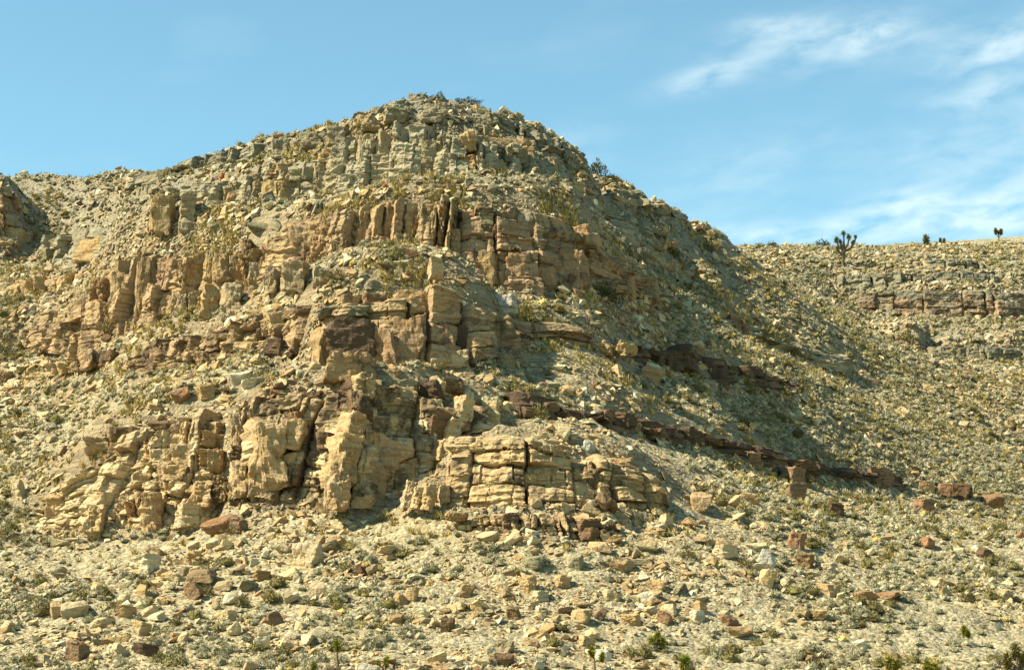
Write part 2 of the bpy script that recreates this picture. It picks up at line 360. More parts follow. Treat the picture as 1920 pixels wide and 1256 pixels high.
# little steps of bedding running round the slopes
msk = np.clip(fbm(P3 / 14.0, 2, 21) * 1.3 + .35, 0, 1) * np.clip((ZG - 9) / 8, 0, 1)
zb = ZG + fbm(P3 / 6.0, 4, 8, .6) * 1.5
st = 1.5; fr = zb / st - np.floor(zb / st)
ZG += msk * st * (np.clip((fr - .5) / .34 + .5, 0, 1) ** 1.0 - fr) * (.5 + .4 * np.clip((ZG - 22) / 10, 0, 1))
ZG += amp * (fbm(P3 / 2.1, 3, 5) * .20 + np.abs(fbm(P3 / .8, 2, 9)) * .17)
nu, ny = UG.shape
idx = np.arange(nu * ny).reshape(nu, ny)
F = np.stack([idx[:-1, :-1], idx[1:, :-1], idx[1:, 1:], idx[:-1, 1:]], -1).reshape(-1, 4)
hill = link('hill', mesh_np('hill', np.stack([XG, YG, ZG], -1).reshape(-1, 3), F, M_GROUND, True))
tag(hill, 'stony desert hillside rising in benches to a rounded rocky summit', 'hill', kind='structure')

TG = ZG / np.maximum(YG, 1)
TG[:, YS < 60] = -9
CM = np.maximum.accumulate(TG, axis=1)
uf = lambda u: np.interp(u, US, np.arange(len(US)))
yf = lambda y: np.interp(y, YS, np.arange(len(YS)))
def bil(G, u, y):
    a, b = uf(u), yf(y); i = np.clip(np.floor(a).astype(int), 0, nu - 2); j = np.clip(np.floor(b).astype(int), 0, ny - 2)
    fa, fb = a - i, b - j
    return G[i, j] * (1 - fa) * (1 - fb) + G[i + 1, j] * fa * (1 - fb) + G[i, j + 1] * (1 - fa) * fb + G[i + 1, j + 1] * fa * fb
def gz(x, y): return bil(ZG, np.asarray(x) / np.maximum(y, 30), y)
def hit(px, py):
    """where the ray of a photo pixel meets the ground"""
    u, t = ut(px, py); a = float(uf(u)); i = min(int(a), nu - 2); fa = a - i
    prof = TG[i] * (1 - fa) + TG[i + 1] * fa
    j = np.argmax(prof >= t)
    if prof[j] < t: j = int(np.argmax(np.where(YS < 330, prof, -9)))
    y = YS[j]
    if j > 0 and prof[j] > prof[j - 1] and prof[j] >= t: y = YS[j - 1] + (t - prof[j - 1]) / (prof[j] - prof[j - 1]) * (YS[j] - YS[j - 1])
    return np.array([u * y, y, t * y])
def slope(x, y, e=.7):
    return (gz(x + e, y) - gz(x - e, y)) / (2 * e), (gz(x, y + e) - gz(x, y - e)) / (2 * e)

# ------------------------------------------------------------------ rock shapes
def ico(sub):
    bm = bmesh.new(); bmesh.ops.create_icosphere(bm, subdivisions=sub, radius=1)
    V = np.array([v.co for v in bm.verts]); Fq = np.array([[v.index for v in f.verts] for f in bm.faces]); bm.free(); return V, Fq
def cubeg(cuts):
    bm = bmesh.new(); bmesh.ops.create_cube(bm, size=2); bmesh.ops.subdivide_edges(bm, edges=bm.edges[:], cuts=cuts, use_grid_fill=True)
    V = np.array([v.co for v in bm.verts]); Fq = np.array([[v.index for v in f.verts] for f in bm.faces]); bm.free(); return V, Fq
def unit(v): return v / np.linalg.norm(v, axis=-1, keepdims=True)
def clip_shape(D, planes, k):
    """radius of a convex body of planes (n, d) along directions D, edges softened by k"""
    N = np.array([p[0] for p in planes]); d = np.array([p[1] for p in planes])
    q = np.maximum(D @ N.T, 1e-3) / d
    return 1.0 / (np.power((q ** k).sum(1), 1.0 / k))
def block_shape(seed, base, chips=5, k=40, rough=.07, beds=2, jit=.15, asp=(1, 1, 1)):
    asp = np.array(asp, float)
    r = np.random.default_rng(seed); V, Fq = base; D = unit(V)
    pl = []
    for ax in range(3):
        for s in (-1, 1):
            nrm = np.zeros(3); nrm[ax] = s; nrm += r.normal(0, jit, 3) * (.6 if ax == 2 else 1); pl.append((unit(nrm), .5 * r.uniform(.9, 1.02)))
    for _ in range(chips):
        nrm = unit(r.normal(0, 1, 3)); m = np.abs(nrm).sum() * .5
        pl.append((nrm, m * r.uniform(.66, .88)))
    rad = clip_shape(D, pl, k)
    P = D * rad[:, None]
    Pa = P * asp
    P = P + D / asp * ((fbm(Pa * 2.4 + seed * 3.1, 4, seed % 97, .6) - .6 * np.abs(fbm(Pa * 3.1 + seed, 3, seed % 53))) * rough)[:, None]
    for _ in range(beds):
        z0 = r.uniform(-.38, .38); wz = r.uniform(.02, .05); a = r.uniform(.03, .09)
        g = np.exp(-((P[:, 2] + .08 * (P[:, 0] * r.uniform(-1, 1)) - z0) / wz) ** 2)
        P[:, :2] *= (1 - a * g)[:, None]
        P[:, :2] *= (1 + r.uniform(-.07, .07) * (P[:, 2] > z0))[:, None]
    for ax in range(3): P[:, ax] -= (P[:, ax].max() + P[:, ax].min()) / 2; P[:, ax] /= (P[:, ax].max() - P[:, ax].min())
    return P, Fq
def boulder_shape(seed, base, nplanes=11, k=18, rough=.06, sharp=1.0):
    r = np.random.default_rng(seed); V, Fq = base; D = unit(V)
    pl = [(unit(r.normal(0, 1, 3)), r.uniform(.55, 1.0)) for _ in range(nplanes)]
    for ax in range(3):
        for s in (-1, 1): nrm = np.zeros(3); nrm[ax] = s; pl.append((unit(nrm + r.normal(0, .2, 3)), r.uniform(.8, 1)))
    rad = clip_shape(D, pl, k); P = D * rad[:, None]
    P = P + D * (fbm(P * 1.7 + seed * 2.7, 4, seed % 89, .55) * rough)[:, None]
    for ax in range(3): P[:, ax] -= (P[:, ax].max() + P[:, ax].min()) / 2; P[:, ax] /= (P[:, ax].max() - P[:, ax].min())
    return P, Fq
def rock_mesh(name, PF, ang=32):
    return mesh_np(name, PF[0], PF[1], M_ROCK, False)
CB5, CB7, CB11 = cubeg(4), cubeg(7), cubeg(13)
I1, I2, I3, CB9 = ico(1), ico(2), ico(3), cubeg(9)
BLOCKS = [rock_mesh('rock_block', block_shape(100 + i, CB7, chips=3 + i % 5, beds=i % 4, k=45 + 8 * (i % 6))) for i in range(26)]
BIGB = [rock_mesh('big_block', block_shape(300 + i, CB11, chips=4 + i % 5, beds=1 + i % 4, rough=.085, k=60)) for i in range(14)]
TALL = [rock_mesh('tall_block', block_shape(400 + i, CB11, chips=4 + i % 5, beds=3 + i % 4, rough=.11, k=60, asp=(1, 1, 3))) for i in range(12)]
WIDE = [rock_mesh('wide_block', block_shape(440 + i, CB11, chips=4 + i % 5, beds=1 + i % 3, rough=.11, k=60, asp=(2.4, 1.6, 1))) for i in range(10)]
def choose(w, h, big=True):
    return random.choice(TALL if h > 1.6 * w else WIDE if w > 1.7 * h else BIGB if big else BLOCKS)
BOULD = [rock_mesh('boulder', boulder_shape(500 + i, CB9, nplanes=4 + i % 6, k=24 + 9 * (i % 5), rough=.075), 26) for i in range(30)]

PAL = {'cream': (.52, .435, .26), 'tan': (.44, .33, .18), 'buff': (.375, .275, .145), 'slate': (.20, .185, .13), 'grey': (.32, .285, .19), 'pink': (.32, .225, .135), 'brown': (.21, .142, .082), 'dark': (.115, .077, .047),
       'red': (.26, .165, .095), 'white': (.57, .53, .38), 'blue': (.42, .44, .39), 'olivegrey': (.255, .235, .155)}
ALB = .74                           # rock as it is: between a fifth and two fifths of the light comes back
PAL = {k: tuple(q * ALB for q in v) for k, v in PAL.items()}
def pick(pal, j=.10):
    """colour from a weighted palette string list"""
    c = np.array(PAL[random.choice(pal)]); c = c * (1 + random.gauss(0, j)) * np.array([1 + random.gauss(0, .03), 1, 1 + random.gauss(0, .05)])
    return tuple(np.clip(c, .02, .75))
def set_col(o, c, varn): o.color = (c[0], c[1], c[2], max(0.0, min(1.0, varn)))

def put(name, me, parent, loc, size, yaw=0, tilt=(0, 0), col=(.4, .3, .2), varn=.2):
    o = link(name, me, parent)
    o.location = tuple(map(float, loc)); o.scale = tuple(map(float, size)); o.rotation_euler = (float(tilt[0]), float(tilt[1]), float(yaw))
    set_col(o, col, varn); return o
def root(name, label, cat, at, group=None):
    # the empty stays unscaled at the origin of the thing's base; parts keep world coordinates through the inverse offset
    o = bpy.data.objects.new(name, None); COL.objects.link(o); o.location = tuple(map(float, at)); o.empty_display_size = .5
    return tag(o, label, cat, group)
BASEPTS = []                        # feet of the cliffs: rubble gathers here
M_FACE = {}
def face_mat(key, c1, c2, cap, varn):
    """rock of a cliff: two colours in patches, stained by dark varnish"""
    if key in M_FACE: return M_FACE[key]
    m, nt, b = new_mat('rock_face_' + key, .92); g = NT(nt)
    pos = g.n('ShaderNodeNewGeometry').outputs['Position']; cell = g.n('ShaderNodeSeparateColor', {0: g.n('ShaderNodeAttribute', attribute_name='tone').outputs['Color']}).outputs
    fine = g.noise(pos, 5.0, 5, .65); bed = g.noise(g.scale_vec(pos, (.25, .25, 3.4)), 1.4, 5, .6, .35)
    c = g.mix(g.ramp(g.noise(pos, .45, 5, .6), .35, .65), c1 + (1,), c2 + (1,))
    c = g.mix(cell[0], c, g.mix(1.0, c, (1.35, 1.3, 1.22, 1), 'MULTIPLY'))
    c = g.mix(cell[2], c, cap + (1,))
    c = g.mix(g.ramp(bed, .48, .62, 0, .6), c, g.mix(1.0, c, (.55, .45, .37, 1), 'MULTIPLY'))
    c = g.mix(g.ramp(fine, .4, .75, 0, .6), c, g.mix(1.0, c, (1.3, 1.27, 1.2, 1), 'MULTIPLY'))
    c = g.mix(g.ramp(fine, .48, .3, 0, .5), c, g.mix(1.0, c, (.6, .55, .5, 1), 'MULTIPLY'))
    vn = g.noise(g.scale_vec(pos, (1, 1, .8)), .8, 6, .68, .6)
    th = g.math('SUBTRACT', .80 - .40 * varn, g.math('MULTIPLY', cell[1], .30 * varn))
    c = g.mix(g.math('MULTIPLY', g.math('MULTIPLY', g.math('SUBTRACT', vn, th), 7.0, True), .85), c, g.mix(fine, (.045, .030, .020, 1), (.11, .073, .043, 1)))
    nt.links.new(c, b.inputs['Base Color'])
    h = g.math('ADD', g.math('MULTIPLY', fine, .15), g.math('ADD', g.math('MULTIPLY', g.noise(pos, 1.7, 6, .62), .35), g.math('MULTIPLY', bed, .18)))
    nt.links.new(g.n('ShaderNodeBump', {'Strength': .9, 'Distance': .55, 'Height': h}).outputs[0], b.inputs['Normal'])
    M_FACE[key] = m; return m
def face(band, rt, org, span, wpx, layers, beds, prot, jitter, mat, seed, leanx):
    """the body of a cliff: a strip of rock face broken by joints and beds, with its top turned back into the hill"""
    pts = BANDS[band]; x0, x1 = span; r = np.random.default_rng(seed)
    ns = int((x1 - x0) / 2.5) + 2; S_ = np.linspace(x0, x1, ns); yt, yb, d = band_at(pts, S_)
    u, tb = ut(S_, yb); zb_ = tb * d; hh = (ut(S_, yt)[1] - tb) * d
    cx, cy = u * d, d; tx_, ty_ = np.gradient(cx), np.gradient(cy)
    k = 15; pad = lambda a: np.convolve(np.pad(a, k // 2, 'edge'), np.ones(k) / k, 'valid')
    tx_, ty_ = pad(tx_), pad(ty_); ln = np.hypot(tx_, ty_); nx, ny_ = ty_ / ln, -tx_ / ln
    arc = np.concatenate([[0], np.cumsum(np.hypot(np.diff(cx), np.diff(cy)))])
    m_per_px = arc[-1] / (x1 - x0); wm = np.array(wpx) * m_per_px
    B = [arc[0] - 3]
    while B[-1] < arc[-1] + 3: B.append(B[-1] + r.uniform(*wm) * r.choice([.5, .8, 1, 1.5]))
    B = np.array(B); cp = r.uniform(-.6, 1, len(B) + 1); ct = r.normal(0, jitter, len(B) + 1)
    B2 = [arc[0] - 3]
    while B2[-1] < arc[-1] + 3: B2.append(B2[-1] + r.uniform(*wm) * .5)
    B2 = np.array(B2)
    nv = int(max(10, (yb - yt).max() / 2.1)); fv = np.linspace(-.55, 1, int(nv * 1.35))
    A, Vv = np.meshgrid(arc, fv, indexing='ij')
    H = hh[:, None] * np.clip(Vv, -1, 1); Q = np.stack([A, H, A * 0 + seed], -1)
    sw = A + leanx * H + .13 * fbm(Q / 1.6, 3, seed)
    i1 = np.clip(np.searchsorted(B, sw.ravel()).reshape(sw.shape), 1, len(B) - 1); e1 = np.maximum(np.minimum(sw - B[i1 - 1], B[i1] - sw), 0); wd1 = B[i1] - B[i1 - 1]; c1 = (sw - (B[i1] + B[i1 - 1]) / 2)
    vv = Vv + (.05 * fbm(Q / 2.4, 3, seed + 5)) + .15 * (_hash(i1, i1 * 0, i1 * 0, seed)) + .05 * c1 / wd1 * _hash(i1, i1 * 0 + 3, i1 * 0, seed)
    lb = np.array(beds); il = np.clip(np.searchsorted(lb, vv.ravel()).reshape(vv.shape), 1, len(lb) - 1); eb = np.maximum(np.minimum(vv - lb[il - 1], lb[il] - vv), 0) * hh.mean()
    cb = (vv - (lb[il] + lb[il - 1]) / 2) * hh.mean()
    s2 = sw + .25 * _hash(il, i1 * 0, il * 0, seed + 31) * wm.mean() + .25 * cb * _hash(il, i1, il * 0, seed + 32)
    i2 = np.clip(np.searchsorted(B2, s2.ravel()).reshape(sw.shape), 1, len(B2) - 1); e2 = np.maximum(np.minimum(s2 - B2[i2 - 1], B2[i2] - s2), 0)
    h1 = _hash(i1, il, il * 0, seed + 1); h2 = _hash(i2, il, i1, seed + 2)
    op1 = .25 + .75 * (_hash(np.where(sw > (B[i1] + B[i1 - 1]) / 2, i1, i1 - 1), il // 2, il * 0, seed + 3) > -.2)     # how far each joint is open
    opb = (_hash(i1, il, il * 0 + 7, seed + 4) > .05) * 1.0; op2 = (_hash(i2, il, il * 0 + 3, seed + 6) > .2) * 1.0
    D = prot * (.7 * cp[i1] + .38 * h1 + .22 * h2)
    D = D + c1 * .38 * _hash(i1, il // 2, il * 0, seed + 41) + cb * .20 * _hash(i1, il, il * 0, seed + 42) - .10 * op2 * np.abs(cb)
    D = D - op1 * (1.0 * np.exp(-(e1 / .085) ** 2) + .16 * np.exp(-e1 / .14)) - opb * (.38 * np.exp(-(eb / .06) ** 2) + .10 * np.exp(-eb / .10)) - op2 * .22 * np.exp(-(e2 / .045) ** 2)
    lam = H + zb_[:, None] + .35 * fbm(Q / 2.4, 2, seed + 50); k1, k2 = np.floor(lam / .42), np.floor(lam / .19)
    D = D + .19 * _hash(k1, i1, i1 * 0, seed + 51) * np.clip(_hash(i1, il, il * 0 + 1, seed + 52) + .6, 0, 1) + .07 * _hash(k2, i1, i1 * 0, seed + 53)
    D = D + .11 * fbm(Q / 1.3, 4, seed + 9, .6) - .15 * np.abs(fbm(Q * np.array([.8, 1.3, 1]), 3, seed + 11, .65))
    end = np.minimum(arc, arc[-1] - arc)[:, None]; D = D - 1.8 * np.exp(-end / .5)
    back = LEAN[band] * np.maximum(H, 0)
    topz = 1 + np.clip(ct[i1] + .05 * h2, -.5, .35) * np.clip(Vv * 1.4 - .2, 0, 1)
    off = .45 + D - back
    X = cx[:, None] + nx[:, None] * off; Y = cy[:, None] + ny_[:, None] * off; Z = zb_[:, None] + H * topz
    rowsX, rowsY, rowsZ = [X], [Y], [Z]
    for bk, up in ((.25, .10), (.7, .12), (1.4, .10), (3.2, -.3)):            # weathered top
        o2 = off[:, -1] - bk; jz = up + .10 * fbm(np.stack([arc / .7, arc * 0 + bk, arc * 0], -1), 2, seed)
        rowsX.append((cx + nx * o2)[:, None]); rowsY.append((cy + ny_ * o2)[:, None]); rowsZ.append((Z[:, -1] + jz)[:, None])
    X, Y, Z = (np.concatenate(q, 1) for q in (rowsX, rowsY, rowsZ)); na, nb = X.shape
    ix = np.arange(na * nb).reshape(na, nb); Fq = np.stack([ix[:-1, :-1], ix[1:, :-1], ix[1:, 1:], ix[:-1, 1:]], -1).reshape(-1, 4)
    padc = lambda a: np.concatenate([a, np.repeat(a[:, -1:], nb - a.shape[1], 1)], 1)
    tone = np.stack([padc(.5 + .5 * h1), padc(.5 + .5 * _hash(i1, il, il * 0, seed + 21)), padc(np.clip((vv - .80) / .06, 0, 1) * 1.0)], -1)
    V = np.stack([X - org[0], Y - org[1], Z - org[2]], -1).reshape(-1, 3)
    me = mesh_np('rock_face', V, Fq, mat, False, tone.reshape(-1, 3))
    return link('rock_face', me, rt)
def cliff(band, name, label, pal, varn, wpx, layers, depth=2.2, prot=.35, jitter=.12, skip=.05, cat='cliff', capp=None, tw=.12, span=None, loose=.45, leanx=0.0):
    pts = BANDS[band]; x0, x1 = (pts[0][0], pts[-1][0]) if span is None else span
    yt, yb, d = band_at(pts, (x0 + x1) / 2); u, t = ut((x0 + x1) / 2, yb)
    org = np.array([u * d, d, t * d]); rt = root(name, label, cat, org)
    px = x0; beds = np.cumsum(np.array([random.uniform(.7, 1.4) for _ in range(layers)])); beds = np.concatenate([[0], beds / beds[-1]])
    seed = sum(map(ord, band)) + int(x0); cpal = [PAL[k] for k in pal]; rt['mean'] = [float(q) for q in np.mean(cpal, 0)]
    mat = face_mat(band + str(int(x0)), tuple(cpal[0]), tuple(cpal[1]), tuple(PAL[capp[0]]) if capp else tuple(cpal[0]), (varn[0] + varn[1]) / 2)
    fb = np.concatenate([[-.9], beds]); fb[-1] = 1.6
    if layers > 1: face(band, rt, org, (x0, x1), (wpx[0] * .75, wpx[1] * .9), layers, fb, prot, jitter * .8, mat, seed, leanx)
    else: loose = 1.0
    while px < x1:
        w = random.uniform(*wpx) * random.choice([.6, .8, 1, 1.2]); pc = px + w / 2
        yt, yb, d = band_at(pts, pc)
        _, _, dl = band_at(pts, px); _, _, dr = band_at(pts, px + w)
        ul, ur = ut(px, yb)[0], ut(px + w, yb)[0]
        a, b = np.array([ul * dl, dl]), np.array([ur * dr, dr]); tv = b - a; wl = np.linalg.norm(tv); yaw = math.atan2(tv[1], tv[0])
        nrm = np.array([tv[1], -tv[0]]) / wl                     # outwards, to the viewer
        u, tb = ut(pc, yb); zb_ = tb * d; hh = (ut(pc, yt)[1] - tb) * d
        hh *= 1 + random.gauss(0, jitter)
        c0 = np.array([u * d, d]); pr = random.uniform(-.5, .8) * prot
        BASEPTS.append((c0[0] + nrm[0] * 1.0, c0[1] + nrm[1] * 1.0, hh))
        px += w * .97
        if random.random() < skip: continue
        cc = pick(pal, .07); vv = random.uniform(*varn)
        l = 0
        while l < layers:
            l2 = l + 1
            while l2 < layers and random.random() < .22: l2 += 1
            f0, f1 = beds[l] + (random.gauss(0, .03) if l else -.12), beds[l2] + random.gauss(0, .03)
            z0, z1 = zb_ + hh * f0, zb_ + hh * f1
            fm = (f0 + f1) / 2; ll = l; l = l2
            if random.random() > loose * (1.35 if l2 == layers else 1) or (layers > 1 and (x1 - pc < 26 or pc - x0 < 14) and fm > .3): continue
            dep = max(depth, wl * .7) * random.uniform(.85, 1.15)
            off = pr + random.gauss(0, .15) * prot - LEAN[band] * hh * max(fm, 0) - dep / 2 + .62
            pc2 = c0 + nrm * off
            col = tuple(np.clip(np.array(cc) * (1 + random.gauss(0, .07)), .02, .7)); v2 = vv
            if capp and f1 > .8: col = pick(capp, .08)
            parts = [(0, wl)]
            if wl > 1.0 and random.random() < .45:
                sq = random.uniform(.3, .7); parts = [(-wl * (1 - sq) / 2, wl * sq), (wl * sq / 2, wl * (1 - sq))]
            for so, ww in parts:
                big = ww / d * FPX > 44 or (z1 - z0) / d * FPX > 55
                p = pc2 + tv / wl * so + nrm * random.gauss(0, .1) * prot
                put('rock_block', choose(ww, z1 - z0, big), rt, (p[0] - org[0], p[1] - org[1], (z0 + z1) / 2 - org[2]),
                    (ww * random.uniform(.95, 1.2), dep, (z1 - z0) * random.uniform(.9, 1.12)), yaw + random.gauss(0, tw * 1.4) + random.choice([0, 0, 0, math.pi]), (random.gauss(0, .06), random.gauss(0, .09) - math.atan(leanx)), col, v2 + random.gauss(0, .12))
    return rt, org
def hero(rt, org, box, col, varn=.3, prot=.9, dep=None, yaw=0.0, roll=0.0, pitch=0.0, name='rock_block', seed=None):
    """one block of a cliff: its box in the photo, set into the rock face where the middle of the box meets it"""
    x0, y0, x1, y1 = box; h_ = hit((x0 + x1) / 2, y0 * .25 + y1 * .75); d = h_[1] - prot
    u, t = ut((x0 + x1) / 2, (y0 + y1) / 2); w, h = (x1 - x0) / FPX * d * 1.03, (y1 - y0) / FPX * d * 1.05
    dep = dep or max(2.0, .9 * min(w, h)); d2 = d + dep / 2
    c = tuple(.62 * q + .38 * m for q, m in zip(pick([col], .04), rt['mean'])) if col not in ('dark', 'brown') else pick([col], .04)
    me = choose(w, h * 1.2)
    return put(name, me, rt, (u * d2 - org[0], d2 - org[1], t * d2 - org[2] - .09 * h), (w, dep, h * 1.2), yaw, (pitch, roll), c, varn)

# ---- the cliffs of the hill, from the foot up
r_, o_ = cliff('lower_left', 'rock_outcrop', 'jumbled tan outcrop of broken ledges at the left foot of the hill', ['tan', 'cream', 'buff', 'tan'], (.3, .65), (30, 60), 7, 2.4, .9, .12, .04, 'outcrop', None, .25, None, .6, -.1)
for b in [((160,818,215,850),'buff',.4,.8), ((200,800,262,850),'brown',.6,.9), ((278,788,385,812),'brown',.7,.7), ((310,812,372,838),'cream',.1,1.2), ((316,832,372,876),'tan',.45,1.6),
          ((278,842,320,872),'cream',.1,1.5), ((300,872,356,900),'tan',.2,1.7), ((245,885,292,915),'tan',.2,1.6), ((262,925,305,1000),'tan',.3,1.9), ((325,945,380,985),'cream',.1,2.1), ((85,925,140,990),'tan',.4,1.0),
          ((160,945,196,1005),'cream',.1,1.3), ((390,842,422,880),'buff',.3,1.5), ((355,900,400,960),'tan',.2,2.0)]:
    hero(r_, o_, *b)
r_, o_ = cliff('lower_mid', 'rock_cliff', 'broad tan cliff with a leaning buttress at the front of the hill', ['tan', 'cream', 'buff', 'tan'], (.4, .8), (48, 92), 5, 2.6, .75, .08, .0, 'cliff', ['buff', 'brown'], .14, None, .30, -.16)
for b in [((474,732,540,762),'buff',.6,.6), ((536,734,606,762),'brown',.6,.5), ((492,760,545,800),'tan',.25,.6), ((540,760,598,812),'tan',.3,.4), ((453,781,540,908),'tan',.42,3.0,3.4,.3,.0), ((526,786,578,838),'tan',.25,2.8,2.4,-.1),
          ((505,850,560,905),'tan',.3,1.5), ((432,770,462,860),'buff',.4,1.5), ((425,860,470,925),'tan',.2,1.9),
          ((655,704,703,745),'tan',.6,3.2,3.0,.35,.12), ((646,735,697,784),'brown',.75,3.3,3.0,.35,.14), ((632,772,686,830),'tan',.5,3.7,3.2,.35,.14), ((618,816,672,866),'tan',.45,4.0,3.2,.35,.14), ((608,852,666,906),'buff',.55,4.2,3.2,.35,.14), ((604,892,656,950),'buff',.55,4.4,3.2,.35,.14),
          ((700,712,786,738),'olivegrey',.5,.9), ((694,736,778,792),'tan',.45,1.0,2.2,-.1), ((690,785,776,834),'pink',.5,1.1,2.2,-.1), ((785,744,838,802),'cream',.2,1.0), ((776,800,812,850),'tan',.2,1.2), ((680,826,733,872),'tan',.3,1.6), ((664,868,742,925),'buff',.45,1.2), ((735,860,800,920),'tan',.25,1.0),
          ((838,745,884,790),'cream',.05,2.4,2.5,.4,.2), ((818,785,866,830),'cream',.1,2.6,2.5,.4,.25), ((806,825,846,862),'tan',.35,2.8,2.5,.4,.25), ((785,712,834,744),'dark',.8,1.6), ((834,709,872,736),'brown',.6,1.5)]:
    hero(r_, o_, *b)
r_, o_ = cliff('front', 'rock_cliff', 'low cracked outcrop with pale flat top, nearest of the rock faces', ['buff', 'tan', 'pink', 'tan'], (.35, .7), (60, 105), 4, 2.6, .5, .05, .0, 'cliff', ['tan', 'cream', 'grey'], .1, None, .30, -.05)
for b in [((831,820,912,852),'tan',.35,.8), ((905,826,975,846),'cream',.1,.7), ((978,838,1040,866),'tan',.3,.9), ((1030,868,1070,936),'pink',.5,.9), ((1110,858,1186,884),'buff',.3,.9), ((1085,870,1125,945),'buff',.6,1.0),
          ((754,902,776,946),'cream',.1,2.2,1.2,.2,.25), ((772,912,795,948),'cream',.1,2.4,1.2,.2,.2), ((789,905,818,950),'tan',.15,2.6,1.4,.3,.2), ((820,908,848,942),'cream',.05,1.6)]:
    hero(r_, o_, *b)
cliff('dark_ledge', 'rock_ledge', 'long dark brown ledge running down the right slope from the front cliff', ['dark', 'brown', 'dark', 'brown', 'buff'], (.5, .85), (28, 70), 2, 2.0, .5, .2, .04, 'ledge', None, .15, None, .7)
cliff('brown_left', 'rock_ledge', 'short broken brown ledge on the left flank below the columns', ['brown', 'buff', 'tan'], (.3, .8), (22, 44), 3, 2.0, .7, .15, .14, 'ledge', None, .2)
r_, o_ = cliff('brown_mid', 'rock_cliff', 'dark stained brown cliff of big blocks at mid height of the hill', ['buff', 'pink', 'tan', 'pink'], (.3, .65), (60, 110), 4, 2.6, .4, .06, .0, 'cliff', ['buff', 'olivegrey'], .12, None, .2, -.05)
for b in [((607,604,722,672),'brown',.95,2.4,3.2,.12,.0,0,'rock_block',3), ((606,664,716,716),'buff',.55,1.2,3.0,.1), ((586,606,624,710),'buff',.5,1.5,2.4,.5,.05), ((729,597,802,684),'pink',.55,1.7,2.8,-.1), ((800,600,858,664),'pink',.55,1.2), ((852,616,898,672),'dark',.85,1.2),
          ((831,658,880,688),'cream',.15,1.5), ((624,556,680,602),'buff',.5,.8), ((676,552,728,604),'brown',.6,.7), ((733,550,824,598),'buff',.5,.7), ((824,572,872,612),'tan',.4,.8), ((630,590,690,610),'brown',.5,1.9)]:
    hero(r_, o_, *b)
for b in r_.children:
    if b.name.startswith('rock_block') and b.scale[0] * b.scale[2] > 6: b.location.y -= .45
cliff('brown_right', 'rock_ledge', 'dark red-brown ledge jutting from the right slope, above the long ledge', ['dark', 'brown', 'red', 'buff'], (.5, .9), (22, 52), 2, 2.0, .7, .25, .14, 'ledge', None, .2)
r_, o_ = cliff('column', 'rock_cliff', 'row of leaning brown rock columns on the left flank', ['buff', 'pink', 'tan', 'buff'], (.35, .65), (20, 40), 2, 2.2, 1.3, .12, .05, 'cliff', None, .22, (50, 560), .55, -.12)
for b in [((192,501,254,604),'buff',.55,1.5,2.4,.1,.05), ((252,484,282,604),'pink',.5,2.1,1.8,.25,.03), ((274,507,296,570),'tan',.4,1.3,1.6,.2,.12), ((294,481,322,552),'buff',.5,1.2), ((278,548,305,596),'brown',.5,1.8,1.6), ((318,481,342,536),'buff',.5,1.0), ((340,474,392,546),'tan',.5,1.6,2.0,.2),
          ((353,544,379,588),'grey',.2,1.9,1.4), ((333,551,352,590),'grey',.1,1.7,1.2), ((315,556,335,590),'grey',.2,1.6,1.2), ((380,470,421,536),'buff',.5,1.9,1.8,.25,.10), ((374,534,412,592),'tan',.4,2.1,1.8,.2,.10), ((410,527,459,592),'grey',.05,2.0,2.0,.1),
          ((425,480,476,530),'buff',.5,1.6,1.8,.3), ((448,445,477,486),'brown',.5,1.3), ((485,445,523,516),'tan',.35,1.5,1.8,.2,.15), ((462,488,494,560),'grey',.2,1.5,1.6,.1,.1), ((494,505,527,548),'grey',.15,1.5),
          ((57,606,88,645),'grey',.15,1.4,1.6), ((87,600,118,640),'olivegrey',.15,1.6,1.6), ((117,600,152,636),'grey',.2,1.3,1.6), ((174,588,194,622),'tan',.3,1.6,1.4), ((150,560,180,612),'brown',.5,1.2,1.6)]:
    hero(r_, o_, *b)
r_, o_ = cliff('column', 'rock_cliff', 'tall pinkish cliff of upright ribs wrapping round the upper hill', ['pink', 'buff', 'tan', 'pink'], (.3, .6), (20, 38), 2, 2.4, 1.1, .06, .0, 'cliff', ['buff', 'tan'], .2, (560, 860), .4, -.10)
for b in [((532,410,626,496),'buff',.6,1.6,2.8,.2,.05), ((525,492,584,545),'grey',.1,1.8,2.2,.1), ((584,500,622,540),'grey',.15,1.5), ((802,480,832,518),'cream',.05,2.0,1.4,.35), ((801,424,834,474),'tan',.3,.4,1.5,.3,.1), ((841,431,864,480),'buff',.4,1.2,1.4,.2),
          ((610,398,648,480),'buff',.5,1.3,1.8,.3,.12), ((645,391,662,460),'pink',.4,1.7,1.4,.3,.10), ((665,384,688,480),'tan',.4,1.5,1.6,.3,.10), ((695,377,715,470),'tan',.35,2.0,1.4,.35,.08), ((717,381,736,466),'pink',.45,1.4,1.4,.3,.06), ((733,371,755,463),'buff',.4,2.0,1.5,.3,.06), ((754,381,784,455),'tan',.4,1.3,1.6,.25,.05), ((786,384,812,452),'buff',.4,1.7,1.5,.3,.05), ((830,388,858,432),'pink',.4,1.2,1.5,.2)]:
    hero(r_, o_, *b)
r_, o_ = cliff('column', 'rock_cliff', 'pink blocky cliff face in half shade right of the ribs', ['pink', 'pink', 'pink', 'buff'], (.4, .65), (40, 68), 5, 2.4, .35, .05, .0, 'cliff', ['buff', 'tan', 'grey'], .08, (850, 1245), .3, .03)
